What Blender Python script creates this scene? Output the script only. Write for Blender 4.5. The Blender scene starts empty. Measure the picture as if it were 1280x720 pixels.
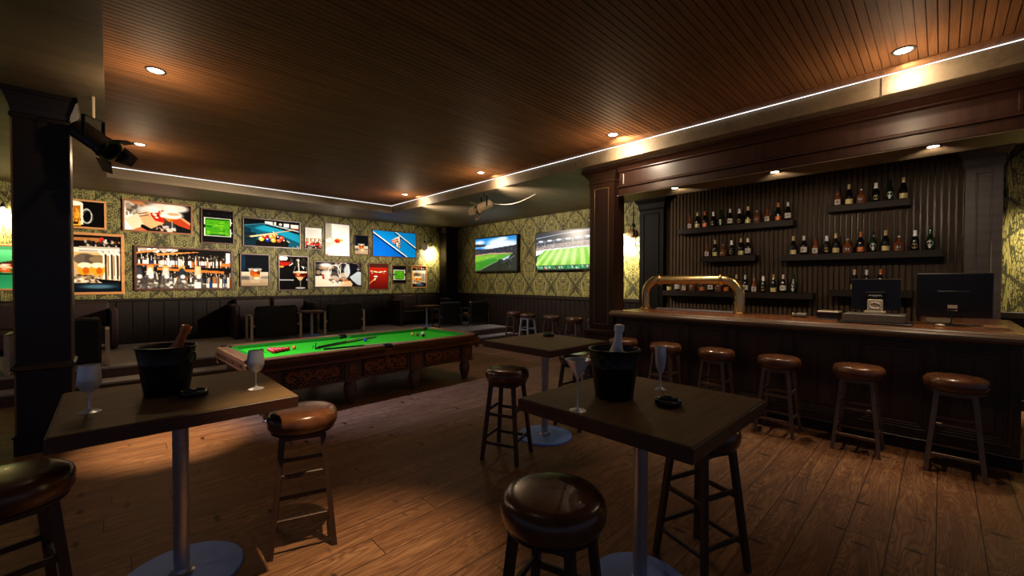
import bpy, math, random
import numpy as np
from mathutils import Vector, Matrix
PI = math.pi
SC = bpy.context.scene
COL = SC.collection
rnd = random.Random(7)

WORLD = .17; P_DL = 190; P_GLOW = 18; P_FACE = 48; P_CAN = 68; P_CANW = 48; P_WASH = 1250; P_POOL = 950; P_SC = 420; P_TV = 520

# ------------------------------------------------------------------ helpers
def lin(c):
    return tuple(((v / 255) / 12.92 if v / 255 <= .04045 else ((v / 255 + .055) / 1.055) ** 2.4) for v in c)

class MB:
    """collects shapes, then links them as ONE mesh object"""
    def __init__(s):
        s.v = []; s.f = []; s.mi = []; s.sm = []; s.m = 0; s.M = None
    def add(s, vs, fs, smooth=False):
        n = len(s.v)
        if s.M is not None:
            vs = [tuple(s.M @ Vector(p)) for p in vs]
        s.v += [tuple(p) for p in vs]
        s.f += [tuple(i + n for i in q) for q in fs]
        s.mi += [s.m] * len(fs); s.sm += [smooth] * len(fs)
        return s
    def box(s, x0, x1, y0, y1, z0, z1, b=0.0):
        b = min(b, (x1 - x0) * .45, (y1 - y0) * .45, (z1 - z0) * .45)
        if b <= 0:
            vs = [(x, y, z) for z in (z0, z1) for y in (y0, y1) for x in (x0, x1)]
            return s.add(vs, [(0, 2, 3, 1), (4, 5, 7, 6), (0, 1, 5, 4), (2, 6, 7, 3), (0, 4, 6, 2), (1, 3, 7, 5)])
        vs = []; idx = {}
        X, Y, Z = (x0, x1), (y0, y1), (z0, z1)
        for i in (0, 1):
            for j in (0, 1):
                for k in (0, 1):
                    sx, sy, sz = (b if i == 0 else -b), (b if j == 0 else -b), (b if k == 0 else -b)
                    idx[i, j, k, 0] = len(vs); vs.append((X[i], Y[j] + sy, Z[k] + sz))
                    idx[i, j, k, 1] = len(vs); vs.append((X[i] + sx, Y[j], Z[k] + sz))
                    idx[i, j, k, 2] = len(vs); vs.append((X[i] + sx, Y[j] + sy, Z[k]))
        fs = []
        for i in (0, 1):
            q = [idx[i, 0, 0, 0], idx[i, 1, 0, 0], idx[i, 1, 1, 0], idx[i, 0, 1, 0]]
            fs.append(q if i else q[::-1])
            q = [idx[0, i, 0, 1], idx[1, i, 0, 1], idx[1, i, 1, 1], idx[0, i, 1, 1]]
            fs.append(q[::-1] if i else q)
            q = [idx[0, 0, i, 2], idx[1, 0, i, 2], idx[1, 1, i, 2], idx[0, 1, i, 2]]
            fs.append(q if i else q[::-1])
        for i in (0, 1):
            for j in (0, 1):
                q = [idx[i, j, 0, 0], idx[i, j, 0, 1], idx[i, j, 1, 1], idx[i, j, 1, 0]]
                fs.append(q if (i + j) % 2 == 1 else q[::-1])
                q = [idx[i, 0, j, 0], idx[i, 0, j, 2], idx[i, 1, j, 2], idx[i, 1, j, 0]]
                fs.append(q[::-1] if (i + j) % 2 == 1 else q)
                q = [idx[0, i, j, 1], idx[0, i, j, 2], idx[1, i, j, 2], idx[1, i, j, 1]]
                fs.append(q if (i + j) % 2 == 1 else q[::-1])
        for i in (0, 1):
            for j in (0, 1):
                for k in (0, 1):
                    q = [idx[i, j, k, 0], idx[i, j, k, 1], idx[i, j, k, 2]]
                    fs.append(q if (i + j + k) % 2 == 1 else q[::-1])
        return s.add(vs, fs)
    def lathe(s, prof, n=24, c=(0, 0, 0), ax=None, smooth=True, sx=1, sy=1):
        """prof: (radius, height) from bottom to top"""
        vs = []; fs = []; ring = []
        R = Matrix.Identity(3) if ax is None else Vector((0, 0, 1)).rotation_difference(Vector(ax).normalized()).to_matrix()
        for r, z in prof:
            if r < 1e-6:
                ring.append((len(vs), 1)); vs.append(R @ Vector((0, 0, z)) + Vector(c))
            else:
                ring.append((len(vs), n))
                for k in range(n):
                    a = 2 * PI * k / n
                    vs.append(R @ Vector((r * sx * math.cos(a), r * sy * math.sin(a), z)) + Vector(c))
        for (a, na), (b, nb) in zip(ring, ring[1:]):
            for k in range(n):
                k2 = (k + 1) % n
                if na == 1 and nb == 1: continue
                if na == 1: fs.append((a, b + k2, b + k))
                elif nb == 1: fs.append((a + k, a + k2, b))
                else: fs.append((a + k, a + k2, b + k2, b + k))
        return s.add(vs, fs, smooth)
    def cyl(s, p, q, r, n=16, r2=None):
        p = Vector(p); q = Vector(q); L = (q - p).length; r2 = r if r2 is None else r2
        return s.lathe([(0, 0), (r, 0), (r, 0), (r2, L), (r2, L), (0, L)], n, p, q - p)
    def tube(s, pts, r, n=10, closed=False, caps=True):
        P = [Vector(p) for p in pts]; N = len(P); vs = []; fs = []
        def tan(i):
            if closed: return (P[(i + 1) % N] - P[i - 1]).normalized()
            return (P[min(i + 1, N - 1)] - P[max(i - 1, 0)]).normalized()
        t0 = tan(0); u = t0.orthogonal().normalized()
        for i in range(N):
            t = tan(i)
            u = (u - t * u.dot(t)).normalized(); w = t.cross(u)
            ri = r[i] if isinstance(r, (list, tuple)) else r
            for k in range(n):
                a = 2 * PI * k / n
                vs.append(P[i] + u * (ri * math.cos(a)) + w * (ri * math.sin(a)))
        for i in range(N if closed else N - 1):
            j = (i + 1) % N
            for k in range(n):
                k2 = (k + 1) % n
                fs.append((i * n + k, i * n + k2, j * n + k2, j * n + k))
        if caps and not closed:
            fs.append(tuple(range(n))[::-1]); fs.append(tuple((N - 1) * n + k for k in range(n)))
        return s.add(vs, fs, True)
    def post(s, p0, p1, h0, h1=None):
        """straight leg with level ends; h = half width"""
        h1 = h0 if h1 is None else h1
        a = [(p0[0] + i * h0, p0[1] + j * h0, p0[2]) for i, j in ((-1, -1), (1, -1), (1, 1), (-1, 1))]
        b = [(p1[0] + i * h1, p1[1] + j * h1, p1[2]) for i, j in ((-1, -1), (1, -1), (1, 1), (-1, 1))]
        up = p1[2] > p0[2]
        fs = [(0, 3, 2, 1), (4, 5, 6, 7)] + [(k, (k + 1) % 4, (k + 1) % 4 + 4, k + 4) for k in range(4)]
        return s.add(a + b, fs if up else [q[::-1] for q in fs])
    def bar(s, p, q, w, h, up=(0, 0, 1)):
        p = Vector(p); q = Vector(q); d = (q - p).normalized()
        x = d.cross(Vector(up)).normalized(); z = x.cross(d)
        vs = [e + x * (i * w / 2) + z * (j * h / 2) for e in (p, q) for i, j in ((-1, -1), (1, -1), (1, 1), (-1, 1))]
        return s.add(vs, [(0, 3, 2, 1)[::-1], (4, 5, 6, 7)[::-1]] + [(k, (k + 1) % 4, (k + 1) % 4 + 4, k + 4)[::-1] for k in range(4)])
    def prism(s, poly, o, u, v, d):
        """polygon (2D, ccw) in the plane o + a*u + b*v, pushed along vector d"""
        o, u, v, d = Vector(o), Vector(u), Vector(v), Vector(d); n = len(poly)
        a = [o + u * p[0] + v * p[1] for p in poly]; b = [p + d for p in a]
        fs = [tuple(range(n))[::-1], tuple(range(n, 2 * n))] + [(k, (k + 1) % n, (k + 1) % n + n, k + n) for k in range(n)]
        if u.cross(v).dot(d) < 0: fs = [q[::-1] for q in fs]
        return s.add(a + b, fs)
    def ball(s, c, r, n=16):
        return s.lathe([(r * math.sin(PI * k / (n // 2)) if 0 < k < n // 2 else 0, -r * math.cos(PI * k / (n // 2))) for k in range(n // 2 + 1)], n, c)
    def build(s, name, mats, parent=None, loc=None):
        me = bpy.data.meshes.new(name)
        me.from_pydata(s.v, [], s.f); me.update()
        for m in (mats if isinstance(mats, (list, tuple)) else [mats]): me.materials.append(m)
        me.polygons.foreach_set('material_index', s.mi); me.polygons.foreach_set('use_smooth', s.sm)
        if any(s.sm):
            try: me.set_sharp_from_angle(angle=math.radians(38))
            except Exception: pass
        o = bpy.data.objects.new(name, me); COL.objects.link(o)
        if parent is not None: o.parent = parent
        if loc is not None: o.location = loc
        return o

def tag(o, label, cat, group=None):
    o['label'] = label; o['category'] = cat
    if group: o['group'] = group
    return o
def thing(name, label, cat, loc=(0, 0, 0), rz=0, group=None):
    o = bpy.data.objects.new(name, None); COL.objects.link(o); o.empty_display_size = .1
    o.location = loc; o.rotation_euler = (0, 0, rz)
    return tag(o, label, cat, group)
def struct(o):
    o['kind'] = 'structure'; return o
def dup(root, loc, rz, label, group=None):
    r = root.copy(); COL.objects.link(r); r.location = loc; r.rotation_euler = (0, 0, rz); r['label'] = label
    if group: r['group'] = group
    for ch in list(root.children):
        c = ch.copy(); COL.objects.link(c); c.parent = r
        for g in list(ch.children):
            d = g.copy(); COL.objects.link(d); d.parent = c
    return r

# ---------------------------------------------------------------- materials
class NT:
    def __init__(s, name):
        s.mat = bpy.data.materials.new(name); s.mat.use_nodes = True
        s.t = s.mat.node_tree; s.n = s.t.nodes; s.b = s.n['Principled BSDF']; s.out = s.n['Material Output']
    def node(s, typ, **kw):
        n = s.n.new(typ)
        for k, v in kw.items(): setattr(n, k, v)
        return n
    def link(s, a, b): s.t.links.new(a, b)
    def put(s, sock, v):
        if hasattr(v, 'is_output'): s.link(v, sock)
        else: sock.default_value = v
    def math(s, op, a, b=None, c=None, clamp=False):
        n = s.node('ShaderNodeMath', operation=op, use_clamp=clamp)
        s.put(n.inputs[0], a)
        if b is not None: s.put(n.inputs[1], b)
        if c is not None: s.put(n.inputs[2], c)
        return n.outputs[0]
    def coord(s, which='Object', scale=(1, 1, 1), loc=(0, 0, 0)):
        tc = s.node('ShaderNodeTexCoord'); mp = s.node('ShaderNodeMapping')
        mp.inputs['Scale'].default_value = scale; mp.inputs['Location'].default_value = loc
        s.link(tc.outputs[which], mp.inputs['Vector']); return mp.outputs[0]
    def noise(s, vec, scale, detail=3, rough=.55, dist=0):
        n = s.node('ShaderNodeTexNoise'); s.link(vec, n.inputs['Vector'])
        n.inputs['Scale'].default_value = scale; n.inputs['Detail'].default_value = detail
        n.inputs['Roughness'].default_value = rough; n.inputs['Distortion'].default_value = dist
        return n.outputs[0]
    def ramp(s, fac, stops):
        n = s.node('ShaderNodeValToRGB'); s.link(fac, n.inputs[0]); e = n.color_ramp.elements
        while len(e) < len(stops): e.new(.5)
        for el, (p, c) in zip(e, stops): el.position = p; el.color = (*c[:3], 1)
        return n.outputs[0]
    def mix(s, fac, a, b, mode='MIX'):
        n = s.node('ShaderNodeMix', data_type='RGBA', blend_type=mode)
        s.put(n.inputs[0], fac)
        for i, v in ((6, a), (7, b)):
            if hasattr(v, 'is_output'): s.link(v, n.inputs[i])
            else: n.inputs[i].default_value = (*v[:3], 1)
        return n.outputs[2]
    def bump(s, h, strength=.3, dist=.01):
        n = s.node('ShaderNodeBump'); n.inputs['Strength'].default_value = strength; n.inputs['Distance'].default_value = dist
        s.link(h, n.inputs['Height']); s.link(n.outputs[0], s.b.inputs['Normal'])
    def set(s, col=None, rough=None, metal=None, spec=None, coat=None):
        for k, v in (('Base Color', col), ('Roughness', rough), ('Metallic', metal), ('Specular IOR Level', spec), ('Coat Weight', coat)):
            if v is None: continue
            i = s.b.inputs[k]
            if hasattr(v, 'is_output'): s.link(v, i)
            elif k == 'Base Color': i.default_value = (*v[:3], 1)
            else: i.default_value = v
        return s

def plain(name, rgb, rough=.5, metal=0, spec=.5, var=.12, vs=30, coat=0, bump=0):
    t = NT(name); c = lin(rgb)
    n = t.noise(t.coord(), vs, 3)
    t.set(t.ramp(n, [(.3, [v * (1 - var) for v in c]), (.7, [min(1, v * (1 + var)) for v in c])]), rough, metal, spec, coat)
    if bump: t.bump(n, bump, .004)
    return t.mat
def wood(name, a, b, axis=0, rough=.4, spec=.5, scale=6, coat=0, bump=.15):
    t = NT(name); sc = [scale * 1.0] * 3; sc[axis] = scale * .06
    v = t.coord(scale=tuple(sc))
    n = t.noise(v, 3.0, 5, .65, .6); n2 = t.noise(t.coord(scale=tuple(q * 6 for q in sc)), 4, 2)
    m = t.math('MULTIPLY_ADD', n2, .35, t.math('MULTIPLY', n, .75))
    t.set(t.ramp(m, [(.35, lin(a)), (.68, lin(b))]), rough, 0, spec, coat)
    t.bump(m, bump, .003)
    return t.mat
def emis(name, rgb, strength):
    t = NT(name); t.set((0, 0, 0), .5)
    t.b.inputs['Emission Color'].default_value = (*lin(rgb), 1); t.b.inputs['Emission Strength'].default_value = strength
    return t.mat
def attr_mat(name, emit=0, rough=.35, base=1.0, spec=.4):
    t = NT(name); a = t.node('ShaderNodeAttribute', attribute_name='Print')
    if emit:
        t.set((0.01, .01, .01), .25); t.link(a.outputs['Color'], t.b.inputs['Emission Color']); t.b.inputs['Emission Strength'].default_value = emit
    else:
        g = t.node('ShaderNodeGamma'); t.link(a.outputs['Color'], g.inputs[0]); g.inputs[1].default_value = 1.18; t.set(g.outputs[0], rough, 0, spec)
    return t.mat

def mat_floor():
    t = NT('plank_floor'); v = t.coord()
    sx = t.node('ShaderNodeSeparateXYZ'); t.link(v, sx.inputs[0])
    wn = t.node('ShaderNodeTexWhiteNoise', noise_dimensions='1D'); t.link(t.math('FLOOR', t.math('DIVIDE', sx.outputs[1], .21)), wn.inputs['W'])
    cx = t.node('ShaderNodeCombineXYZ'); t.link(t.math('MULTIPLY_ADD', wn.outputs['Value'], 1.9, sx.outputs[0]), cx.inputs[0]); t.link(sx.outputs[1], cx.inputs[1])
    br = t.node('ShaderNodeTexBrick'); t.link(cx.outputs[0], br.inputs['Vector'])
    br.offset = 0; br.squash = 1
    for k, val in (('Scale', 1.0), ('Brick Width', 1.9), ('Row Height', .21), ('Mortar Size', .003), ('Mortar Smooth', .3), ('Bias', 0.0)): br.inputs[k].default_value = val
    br.inputs['Color1'].default_value = (0, 0, 0, 1); br.inputs['Color2'].default_value = (1, 1, 1, 1); br.inputs['Mortar'].default_value = (.5, .5, .5, 1)
    rgb = t.node('ShaderNodeSeparateColor'); t.link(br.outputs['Color'], rgb.inputs[0])
    off = t.node('ShaderNodeCombineXYZ'); t.link(t.math('MULTIPLY', rgb.outputs[0], 17.0), off.inputs[0]); t.link(t.math('MULTIPLY', rgb.outputs[0], 5.0), off.inputs[2])
    va = t.node('ShaderNodeVectorMath', operation='ADD'); t.link(v, va.inputs[0]); t.link(off.outputs[0], va.inputs[1])
    mp = t.node('ShaderNodeMapping'); mp.inputs['Scale'].default_value = (.45, 6, 1); t.link(va.outputs[0], mp.inputs['Vector'])
    g = t.noise(mp.outputs[0], 3.0, 6, .62, 1.2)
    mp2 = t.node('ShaderNodeMapping'); mp2.inputs['Scale'].default_value = (.55, 4.2, 1); t.link(va.outputs[0], mp2.inputs['Vector'])
    n3 = t.noise(mp2.outputs[0], 1.6, 2, .5, .5)
    gl = t.math('POWER', t.math('ABSOLUTE', t.math('SINE', t.math('MULTIPLY', n3, 62.0))), 3.0)
    class wv: outputs = [gl]
    c = t.ramp(g, [(.25, lin((84, 57, 37))), (.5, lin((128, 90, 59))), (.75, lin((160, 121, 84)))])
    c = t.mix(t.math('MULTIPLY', wv.outputs[0], .55), c, lin((74, 40, 20)))
    c = t.mix(t.math('MULTIPLY', rgb.outputs[0], .35), c, lin((98, 60, 34)))
    mk = t.node('ShaderNodeMapping'); mk.inputs['Scale'].default_value = (9, 3.0, 1); t.link(va.outputs[0], mk.inputs['Vector'])
    vo = t.node('ShaderNodeTexVoronoi'); vo.inputs['Scale'].default_value = .75; t.link(mk.outputs[0], vo.inputs['Vector'])
    kn = t.ramp(vo.outputs['Distance'], [(.08, (.9, .9, .9)), (.16, (0, 0, 0))])
    c = t.mix(kn, c, lin((30, 16, 9)))
    c = t.mix(br.outputs['Fac'], c, lin((26, 15, 9)))
    t.set(c, t.math('MULTIPLY_ADD', g, .25, .42), 0, .25)
    h = t.math('SUBTRACT', t.math('MULTIPLY', g, .5), t.math('MULTIPLY', br.outputs['Fac'], 1.2))
    t.bump(t.math('MULTIPLY_ADD', wv.outputs[0], -.15, h), .5, .006)
    return t.mat

def mat_damask(axis):
    """ogee damask: leaf motif mirrored about each stripe, half-drop repeat"""
    t = NT('damask_wallpaper'); v = t.coord(); sp = t.node('ShaderNodeSeparateXYZ'); t.link(v, sp.inputs[0])
    u = t.math('MULTIPLY', sp.outputs[axis], 2 * PI / .80); w = t.math('MULTIPLY', sp.outputs[2], 2 * PI / 1.0)
    cu = t.math('COSINE', u); cw = t.math('COSINE', w); sw = t.math('SINE', w)
    A = t.math('MULTIPLY', cu, cw); B = t.math('COSINE', t.math('MULTIPLY', u, 2.0)); D = t.math('MULTIPLY', sw, cu)
    cv = t.node('ShaderNodeCombineXYZ')
    for i, q in enumerate((A, B, D)): t.link(q, cv.inputs[i])
    n2 = t.noise(cv.outputs[0], 3.0, 2, .5, .3)
    wob = t.node('ShaderNodeVectorMath', operation='MULTIPLY_ADD'); t.link(t.n[n2.node.name].outputs[1], wob.inputs[0]); wob.inputs[1].default_value = (.5, .5, .5); t.link(cv.outputs[0], wob.inputs[2])
    def vor(scale, feat):
        n = t.node('ShaderNodeTexVoronoi', feature=feat); n.inputs['Scale'].default_value = scale; t.link(wob.outputs[0], n.inputs['Vector']); return n.outputs['Distance']
    e1 = vor(2.3, 'DISTANCE_TO_EDGE'); f1 = vor(2.3, 'F1'); e2 = vor(5.5, 'DISTANCE_TO_EDGE')
    big = t.math('GREATER_THAN', e1, .075); small = t.math('GREATER_THAN', e2, .07)
    petal = t.math('GREATER_THAN', t.math('SINE', t.math('MULTIPLY_ADD', f1, 22.0, t.math('MULTIPLY', e2, 10.0))), -.70)
    hh = t.math('ADD', t.math('ADD', cu, cw), t.math('MULTIPLY_ADD', n2, 1.4, -.7))
    line = t.math('LESS_THAN', t.math('ABSOLUTE', hh), .16)
    f = t.math('MULTIPLY', t.math('MULTIPLY', big, petal), t.math('SUBTRACT', 1.0, line))
    c = t.mix(f, lin((44, 41, 17)), lin((132, 123, 70)))
    c = t.mix(t.math('MULTIPLY', t.math('SUBTRACT', 1.0, small), t.math('MULTIPLY', f, .6)), c, lin((88, 82, 42)))
    t.set(c, .6, 0, .25)
    return t.mat

M = {}
M['floor'] = mat_floor()
M['paperX'] = mat_damask(0); M['paperY'] = mat_damask(1)
M['slat_ceiling'] = wood('slatted_ceiling_wood', (86, 56, 34), (126, 86, 54), 0, .65, .12, 4)
M['soffit'] = wood('taupe_plaster', (88, 74, 57), (116, 100, 78), 0, .55, .3, 1.2, bump=.08)
M['darkwoodX'] = wood('black_brown_wood', (13, 9, 7), (24, 16, 12), 0, .38)
M['darkwoodY'] = wood('black_brown_wood_across', (13, 9, 7), (24, 16, 12), 1, .38)
M['darkwoodZ'] = wood('black_brown_wood_upright', (15, 10, 8), (28, 19, 14), 2, .55, .15)
M['mahogZ'] = wood('mahogany_upright', (34, 19, 13), (54, 31, 22), 2, .36, .3)
M['mahogY'] = wood('mahogany_across', (38, 21, 14), (60, 33, 23), 1, .36, .35)
M['barwoodZ'] = wood('bar_front_wood', (46, 31, 20), (74, 52, 35), 2, .45)
M['bartop'] = wood('bar_top_wood', (96, 54, 30), (142, 86, 50), 1, .22, .5, 5)
M['pilaster'] = wood('shaded_pilaster_wood', (9, 7, 6), (16, 12, 9), 2, .6, .08)  # darker twin of the lit pilaster wood, shade put into the colour
M['slatwall'] = wood('slat_wall_wood', (60, 48, 37), (84, 68, 52), 2, .7, .05)
M['shelfwood'] = wood('shelf_wood', (24, 16, 12), (38, 27, 21), 1, .5, .2)
M['tabletop'] = wood('bar_table_wood', (92, 71, 45), (120, 95, 61), 0, .6, .18, 7)
M['tableedge'] = wood('bar_table_edge_wood', (60, 34, 20), (86, 50, 30), 0, .45)
M['stoolwood'] = wood('stool_leg_wood', (44, 28, 19), (70, 46, 32), 2, .42)
M['leather'] = plain('brown_leather', (94, 58, 35), .25, 0, .5, .4, 9, .1, .05)
M['darkleather'] = plain('dark_leather', (62, 36, 25), .3, 0, .5, .2, 14)
M['blackleather'] = plain('black_leather', (11, 9, 8), .38, 0, .4, .2, 14)
M['steel'] = plain('brushed_steel', (186, 186, 188), .3, .65, .5, .08, 40)
M['barsteel'] = plain('bronzed_steel', (120, 104, 92), .4, .7, .5, .1, 40)
M['flatsteel'] = plain('satin_flat_steel', (186, 170, 148), .4, .25, .5, .1, 30)
M['disc'] = plain('blue_lit_steel', (112, 150, 240), .5, .0, .4, .06, 30)  # steel bases; the blue light they reflect is put into the colour
M['brass'] = plain('polished_brass', (226, 196, 134), .26, 1, .5, .15, 12)
M['black'] = plain('black_lacquer', (14, 12, 11), .35, 0, .5, .1)
M['blackmetal'] = plain('black_metal', (20, 18, 17), .4, .6, .5, .1)
M['blackplastic'] = plain('black_plastic', (12, 11, 11), .3, 0, .5, .1)
M['ring'] = plain('dark_ring_metal', (74, 68, 62), .3, .5, .5, .1)
M['pail'] = plain('black_pail_enamel', (18, 16, 15), .32, .2, .5, .1)
M['greyplastic'] = plain('grey_metal_casing', (104, 97, 88), .45, .3, .4, .1)
M['beige'] = plain('beige_plastic', (178, 164, 140), .4, .1, .4, .06)
M['paperwhite'] = plain('white_foil', (252, 251, 248), .4, 0, .5, .04)
M['copper'] = plain('copper_foil', (206, 116, 62), .35, .3, .5, .1)
M['gold'] = plain('gold_foil', (214, 190, 136), .35, .2, .5, .08)
M['silverfoil'] = plain('silver_foil', (206, 202, 198), .4, .1, .5, .05)
M['label_white'] = plain('white_label', (206, 200, 192), .55, 0, .4, .12, 60)
M['label_gold'] = plain('gold_label', (206, 190, 128), .4, .15, .5, .2, 60)
M['label_olive'] = plain('olive_label', (142, 128, 58), .5, 0, .4, .15, 60)
M['wineglass_black'] = plain('dark_bottle_glass', (14, 12, 10), .12, 0, .6, .1)
M['greenbottle'] = plain('green_bottle_glass', (12, 36, 16), .12, 0, .6, .1)
M['amber'] = plain('amber_bottle_glass', (118, 62, 28), .15, 0, .6, .2, 20)
M['cloth'] = plain('green_baize', (50, 178, 22), .9, 0, .1, .04, 200)
M['cushion'] = plain('green_cushion_baize', (30, 118, 18), .9, 0, .1, .05, 200)
M['polewood'] = wood('pool_rail_wood', (90, 50, 24), (126, 76, 36), 0, .34)
M['poleg'] = wood('pool_leg_wood', (70, 46, 34), (100, 70, 52), 2, .3)
M['carve'] = plain('carved_wood', (150, 86, 50), .45, 0, .4, .2, 25)
M['trimgold'] = plain('worn_bronze_edge', (120, 92, 62), .35, .3, .5, .15)
M['bulb'] = emis('warm_bulb', (255, 226, 160), 40)
M['lens'] = emis('downlight_lens', (255, 240, 214), 12)
M['led'] = emis('led_diffuser', (246, 250, 255), 2.2)
M['whitering'] = plain('white_enamel_ring', (190, 180, 165), .4, 0, .5, .05)
M['print'] = attr_mat('photo_print', 0, .6, spec=.03)
M['screen1'] = attr_mat('tv_picture', 1.0)
M['stucco'] = plain('grey_trim', (120, 112, 100), .6)

def mat_glass():
    t = NT('clear_glassware')
    tr = t.node('ShaderNodeBsdfTransparent'); gl = t.node('ShaderNodeBsdfGlossy'); df = t.node('ShaderNodeBsdfDiffuse')
    tr.inputs[0].default_value = (.93, .95, .96, 1); gl.inputs['Color'].default_value = (.95, .96, 1, 1); gl.inputs['Roughness'].default_value = .27
    df.inputs[0].default_value = (.9, .92, .95, 1)
    lw = t.node('ShaderNodeLayerWeight'); lw.inputs[0].default_value = .45
    m1 = t.node('ShaderNodeMixShader'); m2 = t.node('ShaderNodeMixShader')
    f = t.math('MULTIPLY_ADD', lw.outputs['Facing'], .4, .52, clamp=True)
    t.link(f, m1.inputs[0]); t.link(tr.outputs[0], m1.inputs[1]); t.link(gl.outputs[0], m1.inputs[2])
    m2.inputs[0].default_value = .52; t.link(m1.outputs[0], m2.inputs[1]); t.link(df.outputs[0], m2.inputs[2])
    t.link(m2.outputs[0], t.out.inputs['Surface'])
    return t.mat
M['glass'] = mat_glass()
M['litpil'] = wood('lit_pilaster_wood', (62, 52, 48), (88, 76, 70), 1, .45)  # pilaster wood with its lit grey look put into the colour
M['armrail'] = wood('worn_rail_wood', (78, 60, 45), (108, 86, 66), 1, .32, .5, 8, bump=.4)
M['barpanel'] = wood('bar_panel_wood', (52, 36, 24), (82, 58, 40), 2, .42)
M['sofa'] = plain('maroon_sofa_hide', (34, 18, 14), .45, 0, .4, .2, 10)
M['redball'] = plain('red_ball', (190, 26, 14), .2, 0, .5, .02)
M['orangeball'] = plain('orange_ball', (224, 110, 40), .15, 0, .5, .02)
M['blueball'] = plain('blue_ball', (40, 70, 130), .15, 0, .5, .02)
M['brownball'] = plain('brown_ball', (104, 60, 28), .15, 0, .5, .02)
M['creamball'] = plain('cream_ball', (226, 206, 150), .15, 0, .5, .02)
M['yellowball'] = plain('yellow_ball', (226, 170, 50), .15, 0, .5, .02)
M['blackball'] = plain('black_ball', (16, 16, 20), .12, 0, .5, .02)
M['cueash'] = wood('cue_ash', (150, 110, 60), (190, 150, 96), 0, .3)
M['rope'] = plain('black_cable', (26, 24, 22), .6)
M['rustwood'] = plain('pulley_wood', (70, 40, 26), .5, 0, .4, .3, 60)
M['spotgrey'] = plain('grey_spot_housing', (150, 136, 116), .45, .3, .4, .12)
M['spotblack'] = plain('black_spot_housing', (26, 20, 16), .4, .3, .5, .15)
M['menu'] = plain('brown_menu_cover', (126, 84, 54), .5, 0, .4, .1)
M['menugrey'] = plain('grey_mat', (104, 92, 76), .6, 0, .3, .08)
M['screen2'] = attr_mat('tv_picture_bright', 1.25)

# -------------------------------------------------------------------- camera
f_px, yaw, pit, rol, H = 519.227, 0.8015416, -0.01614441, 0.002619185, 1.65
fw = Vector((math.cos(yaw) * math.cos(pit), math.sin(yaw) * math.cos(pit), math.sin(pit)))
rt = Vector((math.sin(yaw), -math.cos(yaw), 0)); up = rt.cross(fw)
R_ = rt * math.cos(rol) + up * math.sin(rol); U_ = up * math.cos(rol) - rt * math.sin(rol)
cam = bpy.data.objects.new('camera', bpy.data.cameras.new('camera')); COL.objects.link(cam)
mw = Matrix((R_, U_, -fw)).transposed().to_4x4(); mw.translation = (0, 0, H); cam.matrix_world = mw
cam.data.sensor_width = 36; cam.data.lens = f_px / 1280 * 36; cam.data.clip_start = .05
SC.camera = cam
SC.view_settings.view_transform = 'Standard'; SC.view_settings.look = 'None'
SC.view_settings.exposure = 0; SC.view_settings.gamma = 1; SC.view_settings.use_curve_mapping = False
w = bpy.data.worlds.new('world'); SC.world = w; w.use_nodes = True
w.node_tree.nodes['Background'].inputs[0].default_value = (.42, .48, .74, 1); w.node_tree.nodes['Background'].inputs[1].default_value = WORLD
try:
    SC.cycles.max_bounces = 8; SC.cycles.diffuse_bounces = 2; SC.cycles.glossy_bounces = 3; SC.cycles.transparent_max_bounces = 12
    SC.cycles.sample_clamp_indirect = 4; SC.cycles.caustics_reflective = False; SC.cycles.caustics_refractive = False
except Exception: pass

# ---------------------------------------------------------------------- room
XW, YW, ZC, ZU = 8.42, 11.70, 3.43, 3.63
RX0, RX1, RY1 = -.02, 5.33, 10.03
XL, YF = -6.0, -5.0
def loft(mb, x0, x1, y0, y1, sec):
    """rectangular sections, each pushed outward by its offset: (z, offset)"""
    vs = [(x, y, z) for z, o in sec for x, y in ((x0 - o, y0 - o), (x1 + o, y0 - o), (x1 + o, y1 + o), (x0 - o, y1 + o))]
    n = len(sec); fs = [(3, 2, 1, 0), tuple(4 * (n - 1) + k for k in range(4))]
    for i in range(n - 1):
        for k in range(4): fs.append((4 * i + k, 4 * i + (k + 1) % 4, 4 * i + 4 + (k + 1) % 4, 4 * i + 4 + k))
    mb.add(vs, fs); return mb

struct(MB().box(XL, XW + .1, YF, YW + .1, -.1, 0).build('floor', M['floor']))
mb = MB()
for x0, x1, y0, y1 in ((XL, RX0, YF, YW + .1), (RX0, XW + .1, RY1, YW + .1), (RX1, XW + .1, YF, RY1)):
    mb.box(x0, x1, y0, y1, ZC, 3.75)
mb.box(RX1 - .018, RX1, YF, .42, ZC + .001, 3.60)
struct(mb.build('ceiling_soffit', M['soffit']))
mb = MB().box(RX0, RX1, YF, RY1, ZU + .012, 3.75)
y = YF
while y < RY1 - .03:
    mb.box(RX0, RX1, y + .007, y + .060, ZU, ZU + .013); y += .060
mb.box(RX1 - .16, RX1, YF, RY1, ZU - .008, ZU)
struct(mb.build('ceiling', M['slat_ceiling']))
led = MB().box(RX0, RX1, RY1 - .008, RY1, 3.608, 3.615)
led.box(RX1 - .026, RX1 - .018, YF, RY1, 3.609, 3.615)
tag(led.build('led_strip', M['led']), 'thin white LED strip along the edges of the recessed slatted ceiling', 'led strip')

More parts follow.
